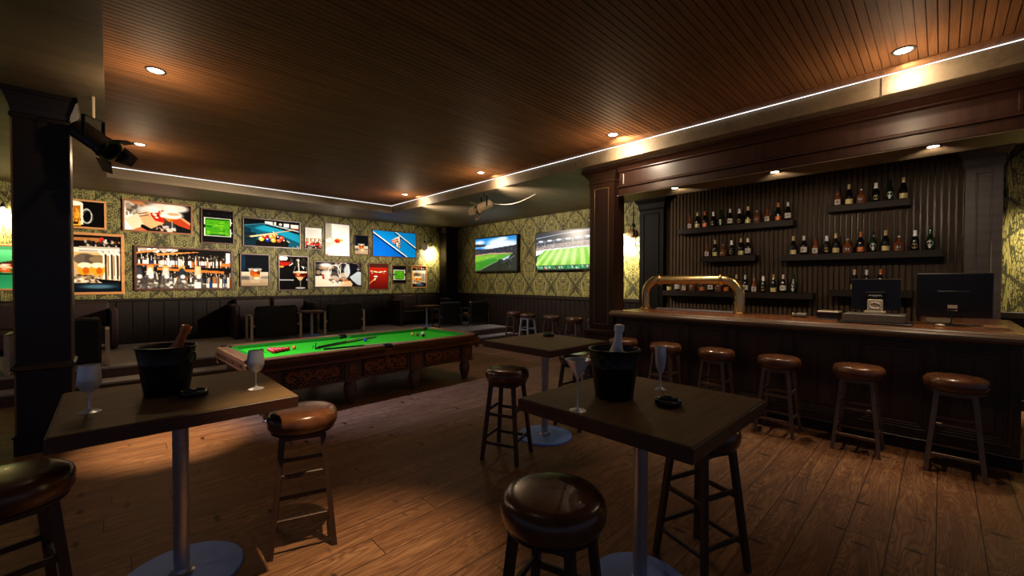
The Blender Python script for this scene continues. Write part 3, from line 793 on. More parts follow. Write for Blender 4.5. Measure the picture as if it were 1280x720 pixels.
# ------------------------------------------------------------------ lighting fixtures
def downlight(x, y, z, label, group, r=.062):
    t = thing('downlight', label, 'ceiling light', (x, y, z), 0, group)
    MB().lathe([(r, -.004), (r + .018, -.004), (r + .020, 0), (r + .02, .004), (r, .004)], 32).build('trim_ring', M['blackmetal'], t)
    MB().lathe([(0, -.003), (r * .92, -.003), (r, .002), (0, .002)], 28).build('lens', M['lens'], t)
    return t
gd = 'downlights in the slatted ceiling'
DL = [(.33, 5.18, 'round downlight above the glass table, biggest on the pool side of the ceiling'), (.33, 8.14, 'round downlight near the black stage spotlight'),
      (4.885, .25, 'round downlight over the open end of the bar'), (4.885, 3.10, 'round downlight in front of the mahogany column'),
      (4.875, 5.86, 'round downlight above the grey stage spotlight'), (4.865, 8.55, 'round downlight in the far corner of the recess')]
for x, y, lb in DL: downlight(x, y, ZU - .002, lb, gd)
gc = 'downlights under the bar canopy'
CL = [(5.67, 2.60, 'small downlight under the canopy next to the mahogany column'), (5.68, 1.39, 'small downlight under the middle of the canopy'), (5.69, .07, 'small downlight under the canopy above the monitor')]
for x, y, lb in CL: downlight(x, y, 2.956, lb, gc, .045)

def sconce(loc, rz, label, sd=1):
    """industrial pulley lamp: built facing -y, plate on the wall at y=0"""
    t = thing('wall_sconce', label, 'wall lamp', loc, rz, 'pulley wall lamps')
    MB().lathe([(0, 0), (.10, 0), (.105, .01), (.085, .03), (.075, .045), (.085, .06), (.10, .075), (.10, .085), (0, .09)], 32, (0, 0, 0), (-.45, -1, 0)).build('pulley_wheel', M['rustwood'], t)
    MB().tube([(0, -.02, .62), (0, -.02, .30), (0, -.03, .1), (0, -.03, -.22)], .008, 8).build('hanging_rod', M['blackmetal'], t)
    MB().tube([(0, -.03, -.20), (0, -.03, -.25), (.02, -.03, -.275), (.045, -.03, -.26), (.045, -.03, -.235)], .010, 8).build('hook', M['blackmetal'], t)
    pts = [(.03 * sd, -.06, .02)] + [(sd * (.115 - .085 * math.cos(a)), -.06 - .05 * a / PI, .12 + .085 * math.sin(a)) for a in [PI * k / 10 for k in range(11)]] + [(.20 * sd, -.11, .07)]
    MB().tube(pts, .008, 8).build('arm', M['blackmetal'], t)
    MB().lathe([(0, .0), (.018, 0), (.028, -.02), (.03, -.06), (.026, -.07), (0, -.07)][::-1], 16, (.20 * sd, -.11, .09)).build('lamp_socket', M['blackmetal'], t)
    MB().lathe([(0, -.09), (.02, -.085), (.032, -.06), (.034, -.04), (.02, -.005), (.016, 0), (0, 0)], 16, (.20 * sd, -.11, .02)).build('bulb', M['bulb'], t)
    MB().lathe([(0, 0), (.04, 0), (.04, .03), (.02, .06), (0, .06)], 16, (0, -.02, .16)).build('rod_clamp', M['blackmetal'], t)
    return t
sconce((7.36, YW - .01, 2.74), 0, 'pulley wall lamp beside the blue billiards picture')
sconce((XW - .01, 4.79, 2.72), -PI / 2, 'pulley wall lamp glowing behind the mahogany column', -1)
sconce((-1.55, YW - .01, 2.92), 0, 'pulley wall lamp above the green billiards picture, beyond the black column')

sconce((XW - .01, -1.45, 2.72), -PI / 2, 'pulley wall lamp beyond the right pilaster, outside the frame', -1)

def stage_light(loc, front, mat, label, cable_dir):
    d = Vector(front).normalized(); L0 = .34
    t = thing('stage_spotlight', label, 'spotlight', loc, 0, 'hanging stage spotlights')
    r = .095
    up_ = Vector((0, 0, 1)); s = d.cross(up_).normalized(); v = s.cross(d)
    MB().lathe([(0, -.20), (.05, -.20), (r * .92, -.17), (r, -.15), (r, -.148), (r * 1.03, -.148), (r * 1.03, -.138), (r, -.138), (r, .10), (r * 1.05, .10), (r * 1.05, .115), (r, .115), (r, .17), (r * 1.15, .172), (r * 1.15, .185), (r * .9, .185), (r * .85, .12), (0, .12)], 32, (0, 0, 0), d).build('housing', mat, t)
    tip = d * .185
    for k, (u, vv) in enumerate(((s, v), (-s, -v), (v, -s), (-v, s))):
        o = tip + u * r * 1.1
        a = (d * .85 + u * .65).normalized()
        MB().prism([(-.085, 0), (.085, 0), (.055, .13), (-.055, .13)], o, vv, a, a.cross(vv) * .003).build('barn_door', mat, t)
    mb = MB()
    top = Vector((0, 0, .20))
    mb.bar(s * (r + .012), s * (r + .012) + top, .006, .03, d); mb.bar(-s * (r + .012), -s * (r + .012) + top, .006, .03, d)
    mb.bar(s * (r + .015) + top, -s * (r + .015) + top, .03, .006)
    mb.build('yoke', M['blackmetal'], t)
    MB().cyl((0, 0, .20), (0, 0, 3.43 - loc[2]), .014, 12).build('hanger_rod', M['beige'] if mat is M['spotblack'] else M['blackmetal'], t)
    cd = Vector(cable_dir)
    MB().tube([-d * .19 + cd * (q * .8) + Vector((0, 0, -.10 * math.sin(q * PI) + q * (3.43 - loc[2] - .02 + d.z * .19))) for q in [k / 12 for k in range(13)]], .006, 6).build('power_cable', mat, t)
    return t
stage_light((5.45, 6.45, 3.16), (-.85, .12, -.42), M['spotgrey'], 'grey stage spotlight with barn doors hanging from the soffit by the televisions', (.7, -.9, 0))
stage_light((-.10, 5.75, 3.02), (.62, -.50, -.58), M['spotblack'], 'black stage spotlight hanging beside the black column', (-.5, .35, 0))

# ------------------------------------------------------------------ televisions: see pictures section
# ------------------------------------------------------------------ bottle shelves
def shelf(y0, y1, zt, label):
    tag(MB().box(8.10, 8.355, -(y0 - y1) / 2, (y0 - y1) / 2, -.10, 0, .004).build('bottle_shelf', M['shelfwood'], None, (0, (y0 + y1) / 2, zt)), label, 'shelf', 'bottle shelves on the slatted wall')
SH = {'A': (3.66, 1.71, 2.685, 'upper shelf near column'), 'B': (3.20, 2.27, 2.125, 'short middle shelf'), 'C': (3.95, 1.43, 1.468, 'low shelf behind brass pipe'),
      'D': (1.88, -.02, 2.10, 'long middle shelf'), 'E': (1.265, .315, 2.842, 'topmost shelf'), 'F': (1.24, .28, 1.53, 'low shelf behind till')}
shelf(*SH['A'][:3], 'long dark shelf with twelve bottles, upper one at the column end')
shelf(*SH['B'][:3], 'short dark shelf with six bottles, under the upper shelf')
shelf(*SH['C'][:3], 'low dark shelf behind the brass beer pipe')
shelf(*SH['D'][:3], 'long dark shelf with twelve bottles, middle height above the till')
shelf(*SH['E'][:3], 'short dark shelf highest on the wall, six bottles')
shelf(*SH['F'][:3], 'low dark shelf mostly hidden behind the till screen')

def text_mesh(txt, size):
    cu = bpy.data.curves.new('t', 'FONT'); cu.body = txt; cu.size = size; cu.align_x = 'CENTER'; cu.align_y = 'CENTER'
    o = bpy.data.objects.new('t', cu); COL.objects.link(o)
    dg = bpy.context.evaluated_depsgraph_get(); me = bpy.data.meshes.new_from_object(o.evaluated_get(dg))
    vs = [tuple(v.co) for v in me.vertices]; fs = [tuple(p.vertices) for p in me.polygons]
    bpy.data.objects.remove(o); bpy.data.meshes.remove(me); bpy.data.curves.remove(cu)
    return vs, fs
WINE_B = [(0, 0), (.037, 0), (.040, .006), (.0405, .13), (.038, .155), (.026, .190), (.0165, .222), (.0150, .262), (.0150, .275), (0, .275)]
def band(mb, r, z0, z1, a0=0, a1=2 * PI, n=28):
    vs = []; fs = []
    for k in range(n + 1):
        a = a0 + (a1 - a0) * k / n
        vs += [(r * math.cos(a), r * math.sin(a), z0), (r * math.cos(a), r * math.sin(a), z1)]
    for k in range(n): fs.append((2 * k, 2 * k + 2, 2 * k + 3, 2 * k + 1))
    mb.add(vs, fs, True)
def oval(mb, r, z, wa, hz, m=0, n=20):
    """oval patch on the side of the bottle facing -x"""
    mb.m = m; vs = [(-r, 0, z)]; fs = []
    for k in range(n):
        a = 2 * PI * k / n; th = PI + wa * math.cos(a)
        vs.append((r * math.cos(th), r * math.sin(th), z + hz * math.sin(a)))
    for k in range(n): fs.append((0, 1 + (k + 1) % n, 1 + k))
    mb.add(vs, fs, True)
def put_text(mb, txt, size, r, z, m):
    vs, fs = text_mesh(txt, size)
    mb.m = m; mb.add([(-r, -x, z + y) for x, y, _ in vs], fs)
def capsule(t, prof, mat, name='capsule'): MB().lathe(prof, 20).build(name, mat, t)
def foil_prof(z0, z1, r0=.0175, r1=.0165): return [(0, z0 - .001), (r0, z0), (r1, z1 - .02), (r1 + .0015, z1 - .018), (r1 + .0015, z1 - .002), (r1 - .002, z1), (0, z1)]
def make_bottle(kind):
    names = {'G': 'wine_bottle', 'C': 'wine_bottle', 'T': 'wine_bottle', 'W': 'sparkling_bottle', 'N': 'green_bottle', 'A': 'whiskey_bottle', 'D': 'decanter_bottle'}
    t = thing(names[kind], 'x', 'bottle', (0, 0, 0), 0, 'bottles on the wall shelves')
    lb = MB()
    if kind in 'GC':
        MB().lathe(WINE_B, 28).build('bottle_body', M['wineglass_black'], t)
        m = M['gold'] if kind == 'G' else M['copper']
        capsule(t, foil_prof(.222, .290), m); band(lb, .0411, .012, .078); lb.build('label', M['label_gold'] if kind == 'G' else M['copper'], t)
    elif kind == 'T':
        MB().lathe(WINE_B, 28).build('bottle_body', M['wineglass_black'], t)
        capsule(t, foil_prof(.205, .285, .0185, .0165), M['silverfoil']); band(lb, .0411, .035, .115)
        oval(lb, .0416, .075, .45, .018, 1); lb.build('label', [M['label_white'], M['greyplastic']], t)
    elif kind == 'W':
        MB().lathe([(r, z * .93) for r, z in WINE_B], 28).build('bottle_body', M['wineglass_black'], t)
        capsule(t, foil_prof(.175, .265, .024, .0165), M['paperwhite']); oval(lb, .0411, .06, .75, .036, 0); lb.build('label', M['label_olive'], t)
    elif kind == 'N':
        MB().lathe([(0, 0), (.038, 0), (.041, .006), (.041, .125), (.037, .15), (.020, .195), (.016, .225), (.0155, .27), (0, .27)], 28).build('bottle_body', M['greenbottle'], t)
        capsule(t, foil_prof(.245, .283), M['greenbottle']); oval(lb, .0416, .085, .8, .032, 0); oval(lb, .0416, .052, .35, .030, 0); lb.build('label', M['label_white'], t)
    elif kind == 'A':
        MB().lathe([(0, 0), (.036, 0), (.039, .006), (.039, .10), (.034, .125), (.022, .145), (.020, .160), (.0235, .175), (.0235, .195), (.015, .215), (.0135, .235), (0, .235)], 28).build('bottle_body', M['amber'], t)
        capsule(t, [(0, .232), (.015, .232), (.015, .262), (.012, .266), (0, .266)], M['blackplastic'], 'stopper')
        band(lb, .0396, .018, .088, PI - 1.0, PI + 1.0); oval(lb, .0402, .053, .5, .020, 1); lb.build('label', [M['label_white'], M['black']], t)
    elif kind == 'D':
        MB().lathe([(0, 0), (.050, 0), (.055, .006), (.056, .075), (.050, .105), (.030, .135), (.015, .150), (.012, .175), (.014, .178), (.014, .186), (0, .186)], 28).build('bottle_body', M['amber'], t)
        capsule(t, [(0, .185), (.012, .185), (.011, .205), (0, .207)], M['silverfoil'], 'stopper')
        oval(lb, .0568, .055, .66, .034, 0); put_text(lb, '0.3', .034, .0575, .055, 1); lb.build('label', [M['black'], M['label_white']], t)
    return t
DESC = {'G': 'dark wine bottle, gold foil and label', 'C': 'dark wine bottle, copper foil and label', 'T': 'dark wine bottle, silver foil, white label',
        'W': 'dark bottle, white foil neck, olive label', 'N': 'green bottle with pale label', 'A': 'amber whiskey bottle, pale label', 'D': 'squat amber decanter, black label'}
ORD = ['first', 'second', 'third', 'fourth', 'fifth', 'sixth', 'seventh', 'eighth', 'ninth', 'tenth', 'eleventh', 'twelfth', 'thirteenth', 'fourteenth', 'fifteenth']
ROWS = {'A': ('AGCWNTWGDACT', [3.444, 3.304, 3.163, 3.01, 2.87, 2.714, 2.555, 2.415, 2.274, 2.111, 1.95, 1.807]), 'B': ('AGDWGT', [3.114, 2.972, 2.83, 2.683, 2.525, 2.413]),
        'C': ('GTADCTDCGTAWGTN', [3.854, 3.69, 3.545, 3.389, 3.203, 3.051, 2.908, 2.769, 2.593, 2.448, 2.304, 2.162, 2.007, 1.863, 1.713]),
        'D': ('GTAWGDCNGDWN', [1.724, 1.577, 1.422, 1.275, 1.157, 1.013, .858, .712, .575, .43, .265, .111]), 'E': ('AGDWNG', [1.142, 1.004, .858, .692, .535, .394]), 'F': ('GTC', [.925, .782, .624])}
PROTO = {}
for row, (kinds, ys) in ROWS.items():
    for i, (kd, y) in enumerate(zip(kinds, ys)):
        lab = '%s, %s on %s' % (DESC[kd], ORD[i], SH[row][3])
        loc = (8.20, y, SH[row][2])
        if kd not in PROTO:
            t = make_bottle(kd); t.location = loc; t.scale = (1.1, 1.1, 1.08); t['label'] = lab; PROTO[kd] = t
        else:
            dup(PROTO[kd], loc, rnd.uniform(-.15, .15), lab)

# ------------------------------------------------------------------ things on the bar
t = thing('beer_tower', 'big polished brass pipe arching over the bar counter', 'beer tower', (6.28, 2.64, 1.201))
R0 = .075; ya, yb, zt = .70, -.70, .48; rr = .22
def arc(cy, s): return [(0, cy + s * rr * math.cos(a), zt - rr + rr * math.sin(a)) for a in [PI / 2 * k / 10 for k in range(11)]]
pts = [(0, ya, 0)] + arc(ya - rr, 1) + arc(yb + rr, -1)[::-1] + [(0, yb, 0)]
MB().tube(pts, R0 * .92, 24).build('pipe', M['brass'], t)
for yy in (ya - rr - .02, yb + rr + .02):
    MB().lathe([(R0 * .9, -.022), (R0 * 1.12, -.022), (R0 * 1.2, -.01), (R0 * 1.2, .01), (R0 * 1.12, .022), (R0 * .9, .022)], 28, (0, yy, zt), (0, 1, 0)).build('joint_ring', M['brass'], t)
for yy in (ya, yb):
    MB().lathe([(0, 0), (R0 * 1.35, 0), (R0 * 1.35, .012), (R0 * 1.1, .022), (R0 * .95, .03), (0, .03)], 28, (0, yy, 0)).build('flange', M['brass'], t)
for k in range(4):
    y = .36 - k * .24
    tp = MB().tube([(.05, y, zt), (.12, y, zt + .005), (.15, y, zt - .03), (.15, y, zt - .09)], .014, 10).build('tap_spout', M['brass'], t)
    MB().cyl((.10, y, zt + .01), (.10, y, zt + .05), .008, 10, .014).build('tap_handle', M['blackplastic'], tp)
o = MB().box(-.12, .12, -.62, .62, 0, .02, .006); o.box(-.10, .10, -.60, .60, .02, .026)
tag(o.build('drip_tray', M['steel'], None, (6.52, 2.62, 1.201)), 'long narrow metal drip tray behind the brass pipe', 'drip tray')

t = thing('card_reader', 'small grey card reader beside the brass pipe foot', 'card reader', (6.40, 1.24, 1.201), .1)
MB().box(-.06, .06, -.055, .085, 0, .045, .012).build('casing', M['greyplastic'], t)
MB().box(-.045, .03, -.05, .05, .045, .052, .003).build('paper_cover', M['beige'], t)
MB().cyl((-.0, .085, .03), (0, .105, .03), .022, 16).build('roll_cap', M['beige'], t)
t = thing('receipt_printer', 'low receipt printer with pale lid next to the till', 'printer', (6.22, .93, 1.201))
MB().box(-.11, .13, -.10, .10, 0, .085, .006).build('casing', M['blackplastic'], t)
MB().box(-.115, .13, -.105, .105, .085, .105, .008).build('lid', M['beige'], t)
MB().box(-.118, -.11, -.095, .095, .0, .02).build('front_strip', M['greyplastic'], t)
t = thing('cash_register', 'till with flat dark screen standing on a grey cash drawer', 'till', (6.02, .50, 1.201))
MB().box(-.20, .20, -.30, .30, 0, .018, .003).build('mat', M['black'], t)
MB().box(-.16, .22, -.245, .255, .018, .105, .006).build('cash_drawer', M['greyplastic'], t)
s = MB().box(-.02, .16, -.085, .09, .105, .135, .005).build('stand', M['beige'], t)
MB().box(.0, .10, -.062, .066, .135, .26, .008).build('stand_neck', M['beige'], s)
mb = MB()
for a0, a1, rr_, zc in ((.5, 3.3, .038, .195), (3.8, 6.4, .040, .195)):
    mb.tube([(-.002, rr_ * 1.15 * math.cos(a), zc + rr_ * .8 * math.sin(a)) for a in [a0 + (a1 - a0) * k / 16 for k in range(17)]], [.0025 + .004 * math.sin(PI * k / 16) for k in range(17)], 8)
mb.build('swirl_emblem', M['label_white'], s)
sc = MB().box(.10, .135, -.20, .215, .14, .48, .006).build('screen', M['blackplastic'], t)
MB().box(.098, .137, -.202, .217, .480, .487).build('top_edge', M['greyplastic'], sc)
MB().box(.06, .10, -.085, .09, .18, .345, .01).build('back_box', M['blackmetal'], sc)
mb = MB()
for k in range(5): mb.tube([(.058, -.05 + k * .022, .292 + .006 * math.sin(k * 2)), (.056, -.04 + k * .022, .31), (.058, -.028 + k * .022, .296)], .003, 6)
mb.build('vent_cable', M['silverfoil'], sc)
t = thing('computer_monitor', 'wide black monitor seen from behind at the end of the bar', 'monitor', (6.30, -.09, 1.201), .08)
MB().lathe([(0, 0), (.14, 0), (.145, .006), (.13, .012), (0, .014)], 36, (0, 0, 0), None, True, .8, 1.0).build('base', M['blackplastic'], t)
MB().bar((-.03, .02, .01), (.01, -.005, .16), .03, .012, (0, 1, 0)).build('neck', M['blackplastic'], t)
Mt = Matrix.Rotation(math.radians(-4), 4, 'Y')
mb = MB(); mb.M = Mt; mb.box(.01, .045, -.275, .275, .085, .545, .008)
mb.box(.004, .012, -.12, .12, .15, .36, .004); sc = mb.build('screen_back', M['blackplastic'], t)
mb = MB(); mb.M = Mt; mb.box(.001, .004, -.03, .04, .18, .215); mb.build('maker_plate', M['beige'], sc)
mb = MB(); mb.M = Mt
for y0, wd in ((.035, .006), (.015, .006), (0, .006), (-.03, .020)): mb.box(.001, .004, y0, y0 + wd, .155, .161)
mb.build('printed_marks', M['beige'], sc)
def mat_(x0, x1, y0, y1, z0, h, name, mat, label, cat, rz=0):
    tag(MB().box(-(x1 - x0) / 2, (x1 - x0) / 2, -(y1 - y0) / 2, (y1 - y0) / 2, 0, h, .002).build(name, mat, None, ((x0 + x1) / 2, (y0 + y1) / 2, z0)), label, cat).rotation_euler.z = rz
mat_(5.98, 6.42, -.47, -.28, 1.201, .007, 'bar_mat', M['menugrey'], 'thin flat mat under the brown menu at the bar end', 'mat')
mat_(6.02, 6.40, -.455, -.295, 1.2083, .016, 'menu_folder', M['menu'], 'brown menu folder lying on the bar beside the monitor', 'menu')
mat_(6.60, 7.30, -.10, .12, 1.201, .016, 'menu_board', M['menugrey'], 'flat grey board lying behind the monitor', 'board')
tag(MB().lathe([(0, 0), (.03, 0), (.034, .01), (.02, .022), (0, .024)], 20, (0, 0, 0), None, True, .7, 1.3).build('computer_mouse', M['beige'], None, (6.12, .0, 1.201)), 'pale computer mouse beside the monitor base', 'mouse')

# ----------------------------------------------------- pictures and televisions
class Art:
    """a little painter: coordinates 0..1 across and 0..1 downwards, colours 0..255"""
    def __init__(s, w, h, bg):
        s.w, s.h = w, h; s.a = np.zeros((h, w, 3)); s.a[:] = bg
        s.yy, s.xx = np.mgrid[0:h, 0:w]; s.xx = (s.xx + .5) / w; s.yy = (s.yy + .5) / h; s.asp = w / h; s.r = np.random.RandomState(3)
    def put(s, m, c, al=1.0):
        m = np.clip(m, 0, 1)[..., None] * al; s.a = s.a * (1 - m) + np.array(c, float) * m; return s
    def rect(s, x0, y0, x1, y1, c, al=1.0): return s.put(((s.xx >= x0) & (s.xx <= x1) & (s.yy >= y0) & (s.yy <= y1)).astype(float), c, al)
    def ell(s, cx, cy, rx, ry, c, al=1.0, soft=.12):
        d = np.sqrt(((s.xx - cx) / rx) ** 2 + ((s.yy - cy) / ry) ** 2); return s.put((1 - d) / soft + .5, c, al)
    def ring(s, cx, cy, rx, ry, th, c, al=1.0):
        d = np.sqrt(((s.xx - cx) / rx) ** 2 + ((s.yy - cy) / ry) ** 2); return s.put(1.3 - np.abs(d - 1) / th, c, al)
    def poly(s, pts, c, al=1.0):
        m = np.zeros((s.h, s.w), bool); n = len(pts)
        for i in range(n):
            (x0, y0), (x1, y1) = pts[i], pts[(i + 1) % n]
            if y0 == y1: continue
            t = ((y0 > s.yy) != (y1 > s.yy)) & (s.xx < (x1 - x0) * (s.yy - y0) / (y1 - y0) + x0); m ^= t
        return s.put(m.astype(float), c, al)
    def line(s, x0, y0, x1, y1, wd, c, al=1.0):
        X, Y = s.xx * s.asp, s.yy; ax, bx = x0 * s.asp, x1 * s.asp; dx, dy = bx - ax, y1 - y0
        t = np.clip(((X - ax) * dx + (Y - y0) * dy) / (dx * dx + dy * dy), 0, 1)
        d = np.hypot(X - ax - t * dx, Y - y0 - t * dy); return s.put((wd / 2 - d) * s.h + .5, c, al)
    def grad(s, y0, y1, c0, c1, x0=0, x1=1):
        t = np.clip((s.yy - y0) / (y1 - y0), 0, 1)[..., None]; m = ((s.yy >= y0) & (s.yy <= y1) & (s.xx >= x0) & (s.xx <= x1))[..., None]
        s.a = np.where(m, np.array(c0, float) * (1 - t) + np.array(c1, float) * t, s.a); return s
    def dots(s, n, x0, y0, x1, y1, cols, sx, sy, al=.9):
        for k in range(n):
            c = cols[s.r.randint(len(cols))]
            s.ell(s.r.uniform(x0, x1), s.r.uniform(y0, y1), sx * s.r.uniform(.5, 1.3), sy * s.r.uniform(.5, 1.3), c, al, .5)
        return s
    def grain(s, amt):
        s.a = s.a + s.r.normal(0, amt, (s.h, s.w, 1)); return s

def art_mesh(art, W, Hh, mat, name, parent, place):
    """place(u, v) -> local point; u across, v upwards, both in metres from the centre"""
    w, h = art.w, art.h
    vs = []
    for j in range(h):
        for i in range(w): vs.append(place((i / (w - 1) - .5) * W, (.5 - j / (h - 1)) * Hh))
    fs = [(j * w + i, (j + 1) * w + i, (j + 1) * w + i + 1, j * w + i + 1) for j in range(h - 1) for i in range(w - 1)]
    me = bpy.data.meshes.new(name); me.from_pydata(vs, [], fs); me.update(); me.materials.append(mat)
    at = me.color_attributes.new('Print', 'FLOAT_COLOR', 'POINT')
    c = np.clip(art.a, 0, 255) / 255; l = np.where(c <= .04045, c / 12.92, ((c + .055) / 1.055) ** 2.4)
    at.data.foreach_set('color', np.concatenate([l.reshape(-1, 3), np.ones((w * h, 1))], 1).astype(np.float32).ravel())
    o = bpy.data.objects.new(name, me); COL.objects.link(o); o.parent = parent; return o

WHT, BLK = (250, 250, 248), (10, 9, 9)
def a_mug():
    a = Art(90, 64, (14, 10, 9)); a.grain(3)
    a.rect(.0, .1, .38, .93, (196, 120, 30)); a.grad(.12, .95, (176, 96, 24), (250, 196, 60), 0, .38)
    a.ell(.18, .1, .25, .10, (250, 244, 230)); a.rect(.37, .1, .43, .9, (250, 240, 220)); a.dots(34, 0, .3, .37, .9, [(255, 210, 90), (150, 80, 20)], .02, .06)
    a.ring(.53, .57, .13, .27, .13, (230, 230, 225)); a.ring(.56, .6, .13, .25, .05, (150, 150, 148)); a.rect(.12, .82, .3, .9, (60, 30, 10))
    return a
def a_toast():
    a = Art(140, 72, (34, 28, 26)); a.grad(0, 1, (120, 110, 100), (40, 32, 30))
    a.rect(.75, 0, 1, 1, (24, 22, 24)); a.ell(.05, .6, .18, .6, (255, 250, 240), 1, .9); a.poly([(.05, 0), (.25, 0), (.45, .3), (.3, .3)], (186, 130, 86))
    a.dots(40, .02, .1, .25, .5, [(60, 52, 46), (170, 156, 140)], .03, .08, .6)
    a.ell(.55, .18, .22, .2, (236, 226, 214), .9, .5); a.ell(.78, .12, .18, .14, (246, 240, 232), .9, .5); a.ell(.36, .28, .16, .16, (226, 230, 234), .8, .5)
    a.poly([(.0, .62), (.25, .33), (.36, .3), (.4, .42), (.25, .55), (.3, .85), (.1, .95)], (232, 206, 178))
    a.poly([(.22, .55), (.34, .33), (.44, .62), (.58, .68), (.46, .82), (.36, .93), (.28, .8)], (222, 172, 128)); a.poly([(.1, 1), (.24, .86), (.38, 1)], (190, 110, 70))
    a.line(.26, .84, .4, 1.0, .12, (18, 16, 18)); a.line(.2, .42, .32, .36, .04, (120, 80, 60)); a.line(.22, .5, .34, .44, .04, (130, 86, 64))
    a.poly([(.36, .36), (.56, .3), (.58, .68), (.44, .62)], (190, 40, 22)); a.dots(26, .42, .26, .58, .5, [(236, 60, 40), (250, 220, 190), (120, 20, 14), (255, 240, 220)], .022, .04)
    a.ell(.70, .38, .17, .16, (240, 232, 226), .95, .4); a.ell(.72, .34, .10, .05, (214, 150, 100), .8); a.poly([(.58, .50), (.86, .50), (.8, .66), (.64, .6)], (236, 132, 30))
    a.poly([(.66, .58), (.84, .46), (1, .70), (1, .86), (.8, .74)], (176, 70, 34)); a.poly([(.82, .46), (.88, .46), (1, .64), (1, .72)], (222, 160, 120))
    a.line(.70, .6, .70, .92, .02, (200, 200, 210)); a.dots(24, .56, .8, .76, .96, [(220, 206, 190), (130, 110, 100), (190, 200, 220)], .025, .04); a.dots(14, .46, .74, .55, 1, [(210, 170, 150), (30, 26, 28)], .03, .06)
    return a
def a_pitch(w=64, h=70):
    a = Art(w, h, (16, 15, 18)); a.rect(.06, .24, .94, .80, (232, 234, 226)); a.rect(.10, .26, .90, .785, (60, 150, 24))
    for k in range(9): a.rect(.12, .28 + k * .055, .88, .302 + k * .055, (128, 206, 44), .75)
    a.rect(.12, .26, .88, .30, (20, 84, 18), .8); a.rect(.1, .47, .32, .53, (14, 120, 40), .8); a.rect(.25, .73, .75, .78, (16, 90, 20), .8); a.rect(.06, .46, .10, .56, (20, 20, 24)); a.rect(.90, .46, .94, .56, (20, 20, 24))
    a.dots(14, .15, .3, .85, .75, [(180, 236, 80), (40, 130, 30)], .08, .02, .6); a.dots(8, .1, .12, .95, .24, [(90, 90, 90), (40, 40, 44)], .02, .015); a.ell(.96, .36, .02, .02, WHT); a.ell(.97, .68, .02, .02, WHT)
    return a
def a_taps(w=96, h=110):
    a = Art(w, h, (28, 22, 20)); a.rect(0, .05, .6, .10, (176, 120, 70)); a.rect(.5, .1, 1, .13, (190, 130, 80)); a.ell(.62, .08, .05, .05, (200, 60, 50)); a.ell(.70, .12, .03, .06, (220, 220, 220))
    a.dots(60, .3, .1, .98, .28, [(60, 50, 46), (210, 196, 180), (20, 18, 18)], .03, .03)
    a.rect(0, .22, .62, .30, (240, 230, 210)); a.grad(.3, .84, (226, 190, 130), (210, 180, 140), 0, 1); a.rect(0, .34, .10, .62, (255, 206, 110)); a.ell(.3, .42, .20, .10, (120, 104, 90)); a.ell(.50, .42, .12, .05, (244, 206, 130))
    a.rect(.3, .35, .72, .48, (86, 74, 66), .6)
    a.rect(.2, .20, 1, .29, (196, 186, 170)); a.line(.2, .245, 1, .245, .02, (252, 250, 244))
    for k, x in enumerate((.66, .78, .89, .98)):
        a.line(x - .09, .28, x - .01, .34, .05, (236, 232, 222)); a.line(x, .33, x + .005, .76, .055, (240, 236, 226)); a.line(x + .03, .34, x + .035, .76, .03, (46, 36, 28)); a.line(x - .035, .36, x - .03, .7, .02, (150, 120, 80))
    for cx, cy in ((.30, .6), (.55, .6)):
        a.ell(cx, cy, .13, .12, (240, 172, 50)); a.ell(cx, cy - .07, .13, .05, (252, 240, 210)); a.ell(cx + .02, cy + .02, .06, .06, (206, 110, 30)); a.line(cx, cy + .1, cx, cy + .2, .02, (220, 200, 170))
    a.dots(50, .02, .70, .6, .82, [(250, 240, 220), (160, 130, 100), (90, 70, 60)], .04, .02); a.poly([(.5, .76), (1, .80), (1, .86), (.6, .83)], (20, 18, 18)); a.grad(.84, 1, (26, 40, 52), (20, 26, 34)); a.ell(.55, .9, .3, .035, (104, 150, 170), .8, .8)
    return a
